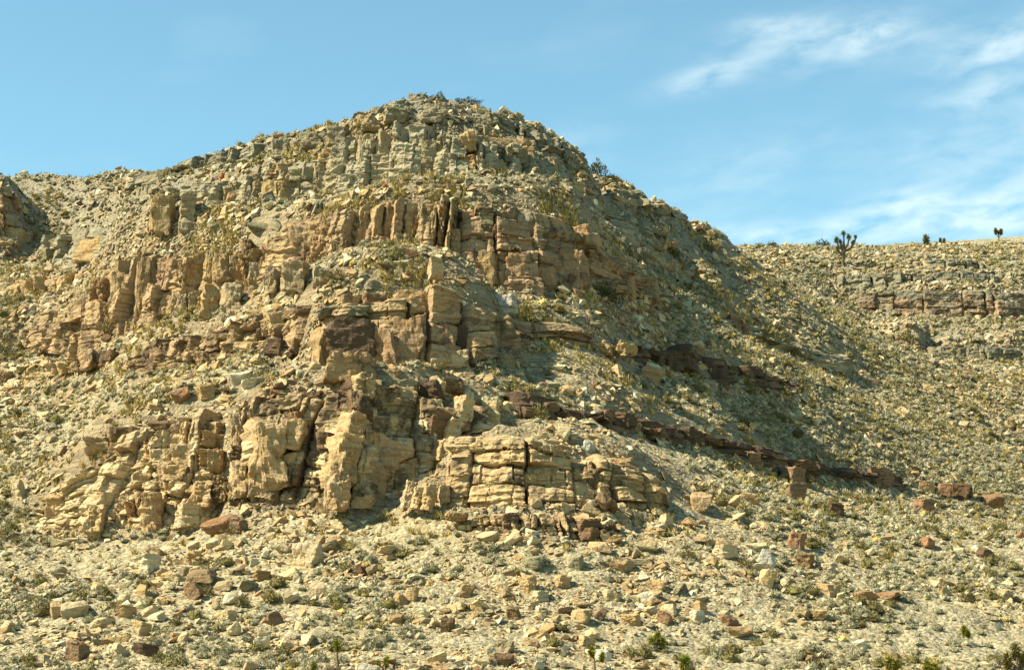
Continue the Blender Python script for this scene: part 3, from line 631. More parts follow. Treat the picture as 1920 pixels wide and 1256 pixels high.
for b in [((861,397,912,474),'pink',.45,1.1,2.0,-.1), ((945,404,1016,474),'pink',.4,1.3,2.2,-.15), ((938,474,1003,538),'pink',.35,1.6,2.2,-.1), ((1005,451,1043,496),'pink',.45,1.2,1.8,-.2), ((1050,424,1110,466),'buff',.45,1.1,2.0,-.25), ((1048,471,1103,548),'pink',.35,1.6,2.2,-.25), ((1000,498,1046,548),'pink',.4,1.3,1.8,-.2), ((890,474,938,532),'buff',.4,1.2,1.8,-.1),
          ((1166,522,1192,562),'buff',.3,1.3,1.6,-.2), ((1190,520,1236,565),'olivegrey',.3,1.4,1.8,-.25)]:
    hero(r_, o_, *b)
cliff('grey_rib', 'rock_ledge', 'thin grey ledge arching over the pink cliff', ['slate', 'olivegrey', 'grey'], (.0, .3), (14, 30), 1, 1.6, .6, .25, .08, 'ledge', None, .3)
r_, o_ = cliff('upper', 'rock_cliff', 'upper cliff of grey-tan pillars below the summit', ['grey', 'grey', 'tan', 'buff', 'olivegrey'], (.05, .35), (22, 42), 2, 2.4, 1.1, .14, .05, 'cliff', ['grey', 'olivegrey', 'tan'], .22, None, .55, -.06)
for b in [((667,252,701,340),'grey',.3,2.0,1.8,.3,.05), ((701,246,735,336),'grey',.25,1.4,2.0,.3,.04), ((731,260,765,322),'grey',.2,1.9,1.8,.3,.05), ((761,250,789,315),'tan',.25,1.3,1.8,.3,.05), ((784,264,819,320),'grey',.2,1.9,1.6,.3,.05), ((821,267,843,306),'grey',.2,1.5,1.5,.3,.05), ((845,290,885,332),'olivegrey',.2,1.3,1.8,.2),
          ((584,304,615,360),'grey',.15,1.9,1.6,.3,.05), ((523,325,578,370),'grey',.15,1.6,2.0,.2), ((614,295,668,346),'grey',.2,1.4,2.0,.2), ((594,282,668,308),'tan',.2,1.2,2.0,.2), ((885,257,917,288),'grey',.3,1.3,1.8), ((915,260,1006,302),'buff',.4,1.0,2.2,-.15), ((1006,292,1050,340),'olivegrey',.4,1.2,2.0,-.3),
          ((279,368,332,434),'buff',.5,1.9,2.2,.15), ((334,360,369,428),'grey',.15,1.5,1.8,.2), ((398,345,418,388),'grey',.15,1.2), ((416,348,452,392),'olivegrey',.1,1.8,1.6,.2), ((451,350,472,388),'grey',.1,1.4,1.4,.2), ((468,336,496,386),'olivegrey',.15,1.8,1.6,.3), ((495,331,519,379),'grey',.15,1.4,1.5,.3)]:
    hero(r_, o_, *b)
r_, o_ = cliff('summit', 'rock_cliff', 'weathered grey rim rock along the skyline of the summit', ['slate', 'olivegrey', 'slate', 'grey'], (.05, .4), (24, 50), 2, 2.4, .7, .22, .04, 'cliff', None, .25)
for b in [((764,176,808,200),'olivegrey',.35,1.2,2.2), ((717,194,764,230),'grey',.15,1.5,2.2,.2), ((791,196,841,230),'grey',.15,1.5,2.2), ((671,216,715,248),'buff',.25,1.3,2.2,.2), ((560,248,610,280),'olivegrey',.2,1.2,2.0), ((610,240,660,272),'olivegrey',.2,1.2,2.0), ((505,262,545,298),'grey',.2,1.4,2.0)]:
    hero(r_, o_, *b)
cliff('right_rim', 'rock_ledge', 'grey ledge on the skyline right of the summit, going down', ['olivegrey', 'grey', 'buff'], (.2, .5), (26, 50), 2, 2.0, .5, .15, .08, 'ledge', None, .2, None, .6)
cliff('far_ledge', 'rock_ledge', 'thick brown and grey ledge on the far slope at right', ['pink', 'slate', 'buff'], (.4, .7), (44, 84), 3, 2.6, .3, .05, .0, 'ledge', ['olivegrey', 'grey'], .05, None, .25)
cliff('far_mid', 'rock_ledge', 'grey ledge just above the thick ledge on the far slope', ['slate', 'olivegrey'], (.2, .5), (30, 64), 2, 2.2, .4, .14, .06, 'ledge', None, .1, None, .3)
cliff('far_top', 'rock_ledge', 'small grey ledge near the far skyline at right', ['slate', 'olivegrey'], (.2, .5), (30, 60), 2, 2.2, .4, .12, .05, 'ledge', None, .1, None, .3)
cliff('far_low', 'rock_ledge', 'low grey ledge at the right edge, lowest on the far slope', ['slate', 'olivegrey', 'buff'], (.2, .5), (30, 60), 2, 2.2, .4, .12, .05, 'ledge', None, .1, None, .3)
cliff('step', 'rock_ledge', 'low broken step of blocks on the talus under the cracked outcrop', ['buff', 'tan', 'brown'], (.3, .7), (22, 44), 2, 1.6, .6, .2, .2, 'ledge', None, .25, None, .6)
cliff('left_pillars', 'rock_ledge', 'row of grey pillars on the upper left slope', ['grey', 'olivegrey', 'buff'], (.1, .4), (20, 40), 2, 2.0, .8, .2, .25, 'ledge', None, .25, None, .6)
cliff('left_low', 'rock_ledge', 'low grey ledge near the left edge, below the pillars', ['grey', 'olivegrey', 'tan'], (.1, .3), (18, 36), 1, 1.8, .7, .25, .3, 'ledge', None, .3)
cliff('upper_low', 'rock_ledge', 'row of grey boulders under the left end of the upper pillars', ['grey', 'olivegrey', 'grey', 'tan'], (.0, .3), (20, 40), 1, 2.0, .8, .25, .15, 'ledge', None, .3)
cliff('left_foot', 'rock_ledge', 'broken brown ledge at the left edge, below the columns', ['brown', 'buff', 'tan'], (.3, .7), (22, 46), 1, 1.8, .8, .25, .2, 'ledge', None, .3)
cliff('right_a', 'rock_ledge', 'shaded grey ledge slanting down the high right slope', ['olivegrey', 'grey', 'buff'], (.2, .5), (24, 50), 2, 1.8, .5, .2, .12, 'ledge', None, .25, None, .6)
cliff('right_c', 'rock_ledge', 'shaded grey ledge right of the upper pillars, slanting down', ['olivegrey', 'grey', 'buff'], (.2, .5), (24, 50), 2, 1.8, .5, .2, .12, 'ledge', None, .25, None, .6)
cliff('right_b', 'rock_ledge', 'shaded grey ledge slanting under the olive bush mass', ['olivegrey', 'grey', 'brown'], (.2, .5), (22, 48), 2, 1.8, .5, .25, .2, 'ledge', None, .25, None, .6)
cliff('left_edge', 'rock_cliff', 'grey brown cliff cut by the left edge of the view', ['buff', 'pink', 'grey'], (.3, .6), (30, 50), 4, 3.0, .6, .1, .0, 'cliff')

# ------------------------------------------------------------------ boulders lying on the slopes
HB = [  # box in the photo, colour, varnish, roll, label
 ((546,1017,605,1072),'cream',.12,0,'large pale rounded boulder below the tan cliff, biggest on the talus'), ((245,1040,300,1077),'white',.0,-.35,'pale flat slab tilted to the left, below the jumbled outcrop'),
 ((374,966,452,1001),'brown',.35,-.3,'long brown slab propped up at the foot of the jumbled outcrop'), ((432,968,462,1003),'brown',.6,.2,'dark brown block beside the propped slab'), ((112,1127,163,1160),'cream',.1,-.2,'pale long boulder at lower left, right one of a pair'),
 ((92,1127,117,1160),'tan',.2,0,'tan upright boulder at lower left, left one of a pair'), ((124,1200,163,1242),'brown',.4,.2,'brown upright boulder with striped face at bottom left'), ((252,1205,293,1231),'dark',.6,0,'dark red-brown squat boulder at bottom left'),
 ((248,1161,283,1196),'tan',.4,-.1,'tan pointed boulder above the dark squat one'), ((346,1093,381,1129),'brown',.6,-.5,'dark brown leaning wedge of rock on the left talus'), ((348,1065,408,1094),'brown',.75,0,'dark brown wide boulder above the leaning wedge'),
 ((252,1095,278,1123),'buff',.3,.1,'buff boulder left of the leaning wedge'), ((220,1132,252,1160),'tan',.2,0,'tan round boulder at lower left beside a shrub'), ((493,1148,527,1174),'brown',.5,-.3,'brown oval boulder at lower left of centre'),
 ((406,1143,441,1167),'cream',.05,-.2,'pale boulder left of the brown oval one'), ((481,1182,516,1204),'cream',.1,0,'pale low boulder under the brown oval one'), ((170,1157,209,1178),'cream',.1,0,'pale split boulder at lower left'),
 ((582,1090,611,1121),'tan',.35,-.2,'tan angular boulder below the biggest pale boulder'), ((475,1070,509,1089),'brown',.4,0,'brown low boulder left of the biggest pale boulder'), ((323,728,358,759),'red',.35,-.7,'red-brown slab leaning on the left slope'),
 ((367,721,403,750),'buff',.4,-.3,'buff angular block right of the red leaning slab'), ((433,694,472,720),'white',.0,-.4,'white flat slab below the short brown ledge'), ((452,706,494,728),'white',.0,-.1,'white slab touching the other, lower and right'),
 ((20,898,47,938),'cream',.1,-.3,'pale upright boulder near the left edge'), ((975,1077,1008,1114),'tan',.35,.2,'tan angular boulder on the middle talus, with a dark hollow beside it'), ((1039,1077,1073,1103),'tan',.3,0,'tan cracked boulder right of the angular one'),
 ((998,1106,1031,1128),'cream',.05,0,'pale flat boulder under the tan angular one'), ((1071,1140,1109,1172),'tan',.1,0,'smooth tan boulder low in the middle, left one of two side by side'), ((1110,1138,1138,1165),'brown',.35,.1,'brown boulder low in the middle, right one of two side by side'),
 ((1167,1150,1202,1172),'tan',.2,0,'tan loaf shaped boulder right of the side by side pair'), ((1231,1145,1260,1172),'brown',.5,.2,'brown square boulder at lower right of centre'), ((949,1138,976,1162),'brown',.4,0,'brown boulder left of the side by side pair'),
 ((929,1198,964,1227),'grey',.1,.2,'grey striped dome boulder near the bottom edge'), ((828,1156,850,1188),'dark',.6,.2,'dark spike of rock near the bottom, left of centre'), ((759,1100,785,1130),'tan',.2,.1,'tan upright egg shaped boulder on the middle talus'),
 ((739,1112,764,1135),'buff',.25,0,'buff boulder leaning on the egg shaped one'), ((860,1095,888,1121),'buff',.3,.3,'buff boulder between the egg shaped one and the tan angular one'), ((727,1151,756,1172),'buff',.2,0,'buff low boulder below the egg shaped one'),
 ((661,930,701,954),'cream',.05,-.05,'pale slab lying at the foot of the leaning buttress'), ((672,919,690,936),'cream',.05,0,'small pale block on top of the slab by the buttress'), ((991,929,1017,951),'tan',.1,0,'tan rounded boulder against the foot of the cracked outcrop'),
 ((1000,960,1031,984),'tan',.2,.1,'tan block under the cracked outcrop'), ((1039,968,1076,991),'brown',.5,0,'brown block right of the tan one under the cracked outcrop'), ((1105,1014,1145,1036),'tan',.2,0,'tan flat block on the small broken step'),
 ((1066,1037,1093,1071),'olivegrey',.1,.2,'grey pointed rock on the middle talus'), ((979,1042,1021,1071),'olivegrey',.1,-.2,'grey smooth boulder left of the grey pointed rock'), ((1131,1104,1168,1126),'cream',.05,0,'pale rounded boulder right of the tan cracked one'),
 ((1195,1011,1232,1036),'cream',.05,0,'pale rounded boulder at right of the small broken step'), ((956,733,999,770),'brown',.75,.45,'dark brown tilted cube at the head of the long dark ledge'), ((1094,826,1118,848),'blue',.0,.2,'bluish white slab on top of the cracked outcrop'),
 ((899,742,944,800),'cream',.1,.1,'knobbly cream pinnacle behind the cracked outcrop'), ((1294,921,1336,963),'tan',.2,.1,'tan stacked boulder right of the cracked outcrop'), ((1335,1021,1384,1048),'cream',.05,0,'pale loaf boulder with a round end on the right talus'),
 ((1422,1032,1455,1066),'blue',.0,.6,'pale grey slab leaning right, top of three on the right talus'), ((1412,1054,1451,1073),'cream',.0,.1,'pale flat boulder, middle of three on the right talus'), ((1424,1065,1455,1101),'cream',.05,.5,'pale tilted slab, lowest of three on the right talus'),
 ((1401,1016,1441,1036),'cream',.1,0,'pale long boulder right of the loaf boulder'), ((1477,995,1510,1032),'brown',.35,.3,'brown wedge boulder on the right talus'), ((1493,1037,1528,1066),'brown',.4,.2,'brown boulder below the brown wedge'),
 ((1541,1054,1568,1075),'cream',.0,0,'pale round boulder right of the brown ones'), ((1553,940,1586,974),'dark',.9,.3,'almost black boulder standing below the long dark ledge'), ((1624,877,1684,919),'brown',.6,.05,'big brown boulder with a pale left side at the end of the ledge'),
 ((1757,905,1788,935),'brown',.5,-.2,'brown boulder touching the dark one far down the ledge'), ((1784,905,1824,938),'dark',.75,.2,'dark brown boulder far right along the ledge'), ((1842,923,1886,956),'brown',.4,.1,'brown boulder near the right edge along the ledge'),
 ((1711,936,1758,965),'brown',.5,.3,'brown slanting boulder below the boulders of the ledge'), ((1722,904,1756,926),'buff',.4,.2,'buff boulder right of the big pale sided one'), ((1463,874,1515,913),'brown',.45,.2,'large brown boulder under the long dark ledge, upper of two'),
 ((1475,905,1510,940),'brown',.5,0,'large brown boulder under the long dark ledge, lower of two'), ((1381,922,1430,947),'buff',.5,0,'brownish low boulder right of the stacked boulder'), ((1395,846,1432,878),'brown',.4,.2,'brown boulder against the foot of the long dark ledge'),
 ((1365,1174,1412,1199),'tan',.2,-.1,'tan brick shaped boulder alone at lower right'), ((1303,1124,1329,1151),'tan',.2,-.3,'tan leaning stone at lower right of centre'), ((1353,1151,1386,1174),'brown',.4,0,'brown low rock above the brick shaped boulder'),
 ((1523,1144,1551,1160),'tan',.2,0,'tan small pyramid stone at lower right'), ((1509,1228,1535,1247),'brown',.4,.2,'brown stone at the bottom right'), ((1605,1106,1650,1124),'red',.45,0,'red-brown flat slab at lower right, left half of a low row'),
 ((1646,1108,1690,1126),'brown',.4,0,'brown flat slab at lower right, right half of a low row'), ((1727,1007,1758,1027),'red',.4,.1,'red-brown rounded boulder alone on the right slope'), ((1569,1109,1584,1128),'cream',.0,.1,'small pale stone left of the red-brown slab'),
 ((1693,767,1707,786),'cream',.0,0,'small pale block alone high on the right slope'), ((1835,1027,1861,1048),'dark',.6,.3,'dark stone near the right edge'), ((1906,994,1922,1011),'red',.4,0,'red-brown stone cut by the right edge'),
 ((922,551,970,588),'blue',.0,.1,'large bluish grey slab above the dark stained cliff'), ((1148,636,1181,673),'grey',.1,.2,'pale grey upright block on the slope right of the stained cliff'), ((1196,690,1240,716),'buff',.5,.3,'buff slab under the red-brown ledge'),
 ((682,526,711,544),'olivegrey',.2,0,'grey slab on the bench above the stained cliff'), ((465,415,510,440),'olivegrey',.1,.1,'grey angular block lying above the rock columns, left of two'), ((505,412,533,436),'olivegrey',.2,.5,'grey tilted block lying above the rock columns, right of two'),
 ((898,508,935,535),'blue',.0,.3,'bluish boulder at the foot of the pink cliff'), ((36,432,60,458),'olivegrey',.2,0,'grey cube of rock near the left edge, under the cut cliff'), ((110,430,132,470),'grey',.2,.1,'grey upright block on the upper left slope, left one'), ((132,425,180,490),'grey',.2,.05,'grey pillar block on the upper left slope, right one')]
taken = []
def boulder(box, col, varn, roll, label, group=None):
    x0, y0, x1, y1 = box; p = hit((x0 + x1) / 2, y1 - .12 * (y1 - y0)); d = p[1]
    w, h = (x1 - x0) / FPX * d * 1.06, (y1 - y0) / FPX * d * 1.10
    dep = min(max(.8 * w, .7 * h), 1.3 * w); u, t = ut((x0 + x1) / 2, (y0 + y1) / 2)
    o = put('boulder', random.choice(BOULD if random.random() < .6 else BIGB[:10]), None, (u * d, d + dep * .18, t * d - .02 * h), (w, dep, h), random.uniform(-.5, .5), (random.gauss(0, .08), roll * .6), tuple(q * (1.22 if col in ('brown', 'dark', 'red') else 1) for q in pick([col], .05)), varn * .7)
    taken.append((u * d, d, max(w, dep) / 2)); tag(o, label, 'boulder', group); return o
for (bx_, c, v, rl, lab) in HB: boulder(bx_, c, v, rl, lab, 'boulders on the slopes')

# scattered stones: world positions over the ground, more of them under the cliffs
BP = np.array(BASEPTS)
_dy = np.gradient(YS); _fr = np.abs(US) < .29
_wt = (np.clip(np.gradient(CM, axis=1), 0, None) * 9.0 + .25 * _dy / np.maximum(YS, 60)) * ((CM - TG) * YS < 1.0) * ((YS > 86) & (YS < 306)) * _fr[:, None] * (1 + 1.0 * np.clip((YS - 125) / 30, 0, 1))
_cw = np.cumsum(_wt.ravel()); _cw /= _cw[-1]
def scatter(nn, r):
    """random points over the ground in view, crowding as the slope turns to face the road; hidden hollows get few"""
    k = np.searchsorted(_cw, r.uniform(0, 1, nn)); i, j = np.unravel_index(np.minimum(k, nu * ny - 1), (nu, ny))
    y = YS[j] + r.uniform(-.5, .5, nn) * _dy[j]; u = US[i] + r.uniform(-.5, .5, nn) * .0013
    return np.stack([u * y, y, bil(ZG, u, y)], 1)
def keep_clear(P, rad):
    ok = np.ones(len(P), bool)
    for (x, y, r_) in taken: ok &= (P[:, 0] - x) ** 2 + (P[:, 1] - y) ** 2 > (r_ + rad) ** 2
    return ok
def dens(P):
    """how stony: 0..1, from distance to cliff feet and broad patches"""
    dm = np.full(len(P), 99.0)
    for (x, y, h) in BP: dm = np.minimum(dm, np.hypot(P[:, 0] - x, P[:, 1] - y))
    n_ = fbm(np.stack([P[:, 0], P[:, 1], P[:, 2] * 0], 1) / 7.0, 3, 40)
    px, _ = proj(P)
    right = np.clip((px - 1250) / 500, 0, 1) * (P[:, 1] < 200)
    return np.clip(.62 + .35 * np.exp(-dm / 3.0) + .5 * n_ - .36 * right + .22 * np.clip((P[:, 2] - 26) / 8, 0, 1), .08, 1)
def chip(seed):
    """an angular stone: the hull of a few points in a slab"""
    r = np.random.default_rng(seed); bm = bmesh.new(); q = r.uniform(-1, 1, (int(r.integers(7, 10)), 3)); q = q / np.maximum(np.linalg.norm(q, axis=1, keepdims=True), .35) * r.uniform(.75, 1, (len(q), 1))
    for p in q: bm.verts.new(p)
    h = bmesh.ops.convex_hull(bm, input=bm.verts[:]); bmesh.ops.delete(bm, geom=[e for e in h['geom_interior'] if isinstance(e, bmesh.types.BMVert)], context='VERTS'); bmesh.ops.triangulate(bm, faces=bm.faces[:]); bm.verts.index_update()
    P = np.array([v.co for v in bm.verts]); Fq = np.array([[v.index for v in f.verts] for f in bm.faces]); bm.free()
    for ax in range(3): P[:, ax] -= (P[:, ax].max() + P[:, ax].min()) / 2; P[:, ax] /= (P[:, ax].max() - P[:, ax].min())
    return P, Fq
SH1 = [chip(700 + i) for i in range(40)]
def rot_mats(yaw, tx, ty):
    cz, sz, cx, sx, cy, sy = np.cos(yaw), np.sin(yaw), np.cos(tx), np.sin(tx), np.cos(ty), np.sin(ty); o = np.zeros_like(cz); e = o + 1
    Rz = np.stack([cz, -sz, o, sz, cz, o, o, o, e], -1).reshape(-1, 3, 3); Rx = np.stack([e, o, o, o, cx, -sx, o, sx, cx], -1).reshape(-1, 3, 3); Ry = np.stack([cy, o, sy, o, e, o, -sy, o, cy], -1).reshape(-1, 3, 3)
    return Rx @ Ry @ Rz
def merge(shapes, P, SZ, Rm, tone):
    r = np.random.default_rng(3); k = r.integers(0, len(shapes), len(P)); Vs, Fs, Cs, off = [], [], [], 0
    for s, (V, Fq) in enumerate(shapes):
        m = np.where(k == s)[0]
        if not len(m): continue
        q = np.einsum('nij,nvj->nvi', Rm[m], V[None] * SZ[m][:, None]) + P[m][:, None]
        Vs.append(q.reshape(-1, 3)); Fs.append((Fq[None] + (np.arange(len(m)) * len(V))[:, None, None] + off).reshape(-1, Fq.shape[1])); Cs.append(np.repeat(tone[m], len(V), 0)); off += len(m) * len(V)
    return np.concatenate(Vs), np.concatenate(Fs), np.concatenate(Cs)
PALK = ['cream', 'tan', 'buff', 'white', 'grey', 'olivegrey', 'pink', 'brown', 'dark']
PALV = np.array([PAL[k] for k in PALK])
def stone_tone(P, r):
    up = np.clip((P[:, 2] - 26) / 20, 0, 1)[:, None]
    lo_w = np.array([.34, .27, .12, .13, .05, .03, .02, .03, .01]); hi_w = np.array([.12, .09, .05, .10, .34, .22, .03, .03, .02])
    w = lo_w * (1 - up) + hi_w * up; w /= w.sum(1, keepdims=True); cw = np.cumsum(w, 1)
    k = np.minimum((r.uniform(0, 1, (len(P), 1)) > cw).sum(1), len(PALK) - 1)
    return np.clip(PALV[k] * (1 + r.normal(0, .12, (len(P), 1))), .02, .7), k
r = np.random.default_rng(77)
P = scatter(122000, r); P = P[r.uniform(0, 1, len(P)) < dens(P)]
size = .094 * r.uniform(.012, 1, len(P)) ** (-.53) * (P[:, 1] / 115) ** np.where(P[:, 1] > 150, 1.05, .75) * np.clip(1 + .75 * fbm(np.stack([P[:, 0], P[:, 1], 0 * P[:, 0]], 1) / 4.0, 3, 44), .45, 1.9)
bedph = (P[:, 2] + .5 * fbm(np.stack([P[:, 0], P[:, 1], 0 * P[:, 0]], 1) / 8.0, 2, 81)) / 2.1; bedph = bedph - np.floor(bedph)
_px, _py = proj(P); run = np.clip(1 - np.abs(_px - 720) / 620, 0, 1) ** .6 * np.clip((119 - P[:, 1]) / 4, 0, 1)      # run-out below the lowest cliffs
size = size * (1 + .28 * run) * np.where((_px > 1250) & (P[:, 1] < 230), .8, 1.0)
onbed = (bedph < .24) & (P[:, 2] > 17)
size = np.where(onbed, size * 1.75, size * np.where(P[:, 2] > 17, .9, 1.0)); size = np.minimum(size, .95)
ok = keep_clear(P, size * .45); P, size = P[ok], size[ok]
tone, tk = stone_tone(P, r)
asp = np.stack([r.uniform(.8, 1.5, len(P)), r.uniform(.7, 1.2, len(P)), r.uniform(.36, .9, len(P))], 1)
SZ = size[:, None] * asp
sx_, sy_ = slope(P[:, 0], P[:, 1]); sl = np.hypot(sx_, sy_)
tx = np.clip(np.arctan(sy_), -.7, .7) * .8 + r.normal(0, .2, len(P)); ty = -np.clip(np.arctan(sx_), -.7, .7) * .8 + r.normal(0, .2, len(P)); yaw = r.uniform(0, 6.28, len(P))
steep = sl > 2.4
show = size / P[:, 1] * (~steep)
order = np.argsort(-show)
indiv = order[:205]; rest = order[205:]; rest = rest[~(steep[rest] & (size[rest] > .6))]
# where a thing lies, told from the landmarks of the picture
MARKS = [(575,1045,'the biggest pale boulder'),(270,1060,'the tilted pale slab'),(415,985,'the propped brown slab'),(140,1145,'the pale boulder pair'),(143,1222,'the striped brown boulder'),(272,1218,'the dark squat boulder'),(363,1112,'the leaning dark wedge'),(510,1160,'the brown oval boulder'),
 (340,743,'the red leaning slab'),(463,711,'the white slabs'),(990,1095,'the tan angular boulder'),(1105,1155,'the side-by-side boulders'),(1245,1158,'the brown square boulder'),(946,1212,'the grey dome boulder'),(839,1172,'the dark rock spike'),(770,1115,'the egg-shaped boulder'),
 (1360,1034,'the pale loaf boulder'),(1436,1066,'the three pale slabs'),(1570,957,'the black boulder'),(1654,898,'the pale-sided boulder'),(1800,920,'the dark ledge boulders'),(1388,1187,'the brick-shaped boulder'),(1648,1115,'the red-brown slabs'),(1742,1017,'the lone red-brown boulder'),(1700,776,'the lone pale block'),
 (946,570,'the bluish grey slab'),(1493,1012,'the brown wedge boulder'),(632,1225,'the slim joshua tree'),(1115,1232,'the two-headed joshua tree'),(1232,1200,'the three-headed joshua tree'),(1808,1188,'the lone joshua tree'),(1905,1225,'the corner yucca'),(1700,1245,'the yellow yuccas'),(1583,465,'the branched joshua tree'),
 (270,900,'the jumbled outcrop'),(640,820,'the leaning buttress'),(1010,890,'the cracked outcrop'),(740,630,'the dark stained cliff'),(330,540,'the leaning columns'),(720,440,'the upright ribs'),(1030,470,'the pink cliff'),(760,290,'the upper pillars'),(790,195,'the summit'),(1350,690,'the red-brown ledge'),(1250,810,'the long dark ledge'),
 (310,660,'the short brown ledge'),(1770,570,'the thick far ledge'),(1450,640,'the olive bush mass'),(20,390,'the left cut cliff'),(155,455,'the grey pillar block'),(1200,380,'the right skyline ledge'),(1560,860,'the end of the ledge'),(1850,660,'the lowest far ledge'),(1313,940,'the stacked boulder')]
def where(px, py):
    k = min(range(len(MARKS)), key=lambda q: (MARKS[q][0] - px) ** 2 + (MARKS[q][1] - py) ** 2); dx, dy = px - MARKS[k][0], py - MARKS[k][1]; a = math.degrees(math.atan2(-dy, dx)) % 360; D = math.hypot(dx, dy)
    return ('just ' if D < 45 else 'well ' if D > 110 else '') + ['right of', 'above right of', 'above', 'above left of', 'left of', 'below left of', 'below', 'below right of'][int((a + 22.5) // 45) % 8] + ' ' + MARKS[k][2]
ORD = ['leftmost', 'second from left', 'third from left', 'fourth from left', 'fifth from left', 'sixth from left', 'seventh from left', 'eighth from left', 'ninth from left', 'tenth from left']
def single_out(objs):
    """alike neighbours are told apart by their order from left to right"""
    by = {}
    for o, px in objs: by.setdefault(o['label'], []).append((px, o))
    for lab, l in by.items():
        if len(l) == 1: continue
        l.sort(key=lambda q: q[0])
        for i, (_, o) in enumerate(l):
            o['label'] = lab + ', ' + (('left' if i == 0 else 'right') + ' of two' if len(l) == 2 else ['left', 'middle', 'right'][i] + ' of three' if len(l) == 3 else ('rightmost' if i == len(l) - 1 else ORD[min(i, 9)]) + ' of ' + str(len(l)))
NICE = {'cream': 'cream', 'tan': 'tan', 'buff': 'buff', 'white': 'whitish', 'grey': 'grey', 'olivegrey': 'dull grey', 'pink': 'pinkish', 'brown': 'brown', 'dark': 'dark brown'}
SO = []
for i in indiv:
    px, py = proj(P[i]); lab = ('%s %s stone %s' % ('flat' if asp[i, 2] < .55 else 'blocky' if asp[i, 2] > .72 else 'rounded', NICE[PALK[tk[i]]], where(px, py)))
    o = put('boulder', BOULD[int(i) % len(BOULD)], None, P[i] + np.array([0, 0, SZ[i, 2] * .22]), SZ[i], yaw[i], (tx[i], ty[i]), tuple(tone[i]), float(r.uniform(0, .3)))
    tag(o, lab, 'boulder', 'boulders on the slopes'); taken.append((P[i, 0], P[i, 1], size[i] * .6)); SO.append((o, px))
single_out(SO)
Pm = P[rest] + np.stack([0 * size[rest], 0 * size[rest], SZ[rest, 2] * .18], 1)
V, Fq, Cc = merge(SH1, Pm, SZ[rest], rot_mats(yaw[rest], tx[rest], ty[rest]), tone[rest])
# the small ones get by with fewer faces
scree = link('scree', mesh_np('scree', V, Fq, M_STONE, False, Cc)); tag(scree, 'loose pale stones strewn over all the slopes', 'scree', kind='stuff')
print('STONES', len(rest), 'tris', len(Fq), 'parts', len(bpy.data.objects))

# ------------------------------------------------------------------ shrubs
def shrub_shape(seed, nl, blade=.16, wid=.05, flat=.75, core=0):
    """a bush of small leaf blades through a lumpy dome of radius .5"""
    r = np.random.default_rng(seed); D = unit(r.normal(0, 1, (nl, 3))); D[:, 2] = np.abs(D[:, 2])
    lob = 1 + .28 * fbm(D * 2.2 + seed, 2, seed % 31)
    rad = r.uniform(.12, 1, nl) ** .5 * .5 * lob; c = D * rad[:, None] * np.array([1, 1, flat * 1.1])
    ax = unit(D * .8 + r.normal(0, .55, (nl, 3)) + np.array([0, 0, .45])); sd = unit(np.cross(ax, r.normal(0, 1, (nl, 3))))
    L = blade * r.uniform(.6, 1.4, nl)[:, None]; Wd = wid * r.uniform(.6, 1.4, nl)[:, None]
    V = np.stack([c - sd * Wd - ax * L * .3, c + sd * Wd - ax * L * .3, c + ax * L], 1).reshape(-1, 3)
    Fq = np.arange(nl * 3).reshape(-1, 3)
    if core:
        cv, cf = ico(core); lo = 1 + .30 * fbm(cv * 2.2 + seed, 2, seed % 31); cv = cv * lo[:, None] * .36 * np.array([1, 1, flat]); cv[:, 2] = np.maximum(cv[:, 2], -.05) + .03
        Fq = np.concatenate([Fq, cf + len(V)]); V = np.concatenate([V, cv])
    return V, Fq
SHS = [shrub_shape(900 + i, 40, .15, .045, .95, 1) for i in range(12)]
SHB = [shrub_shape(930 + i, 330, .11, .026, .95, 2) for i in range(8)]
CRE = [shrub_shape(960 + i, 420, .13, .022, 1.15) for i in range(5)]
SHBM = [mesh_np('shrub', *s, M_LEAF) for s in SHB]; CREM = [mesh_np('bush', *s, M_LEAF) for s in CRE]
SCOL = {'greygreen': (.215, .195, .12), 'olive': (.145, .122, .045), 'straw': (.33, .26, .095), 'sage': (.275, .25, .168), 'darkgreen': (.07, .075, .03)}
def plant(me, px, py, wpx, hpx, colr, label, name='shrub', group=None, cat='shrub'):
    p = hit(px, py); d = p[1]; w, h = wpx / FPX * d, hpx / FPX * d
    o = link(name, me); o.location = (p[0], d, min(p[2], float(gz(p[0], d))) - .05 * h); o.scale = (w, w, h * 1.1); o.rotation_euler = (0, 0, random.uniform(0, 6)); o.color = (*SCOL[colr], 1)
    taken.append((p[0], d, w * .4)); return tag(o, label, cat, group)
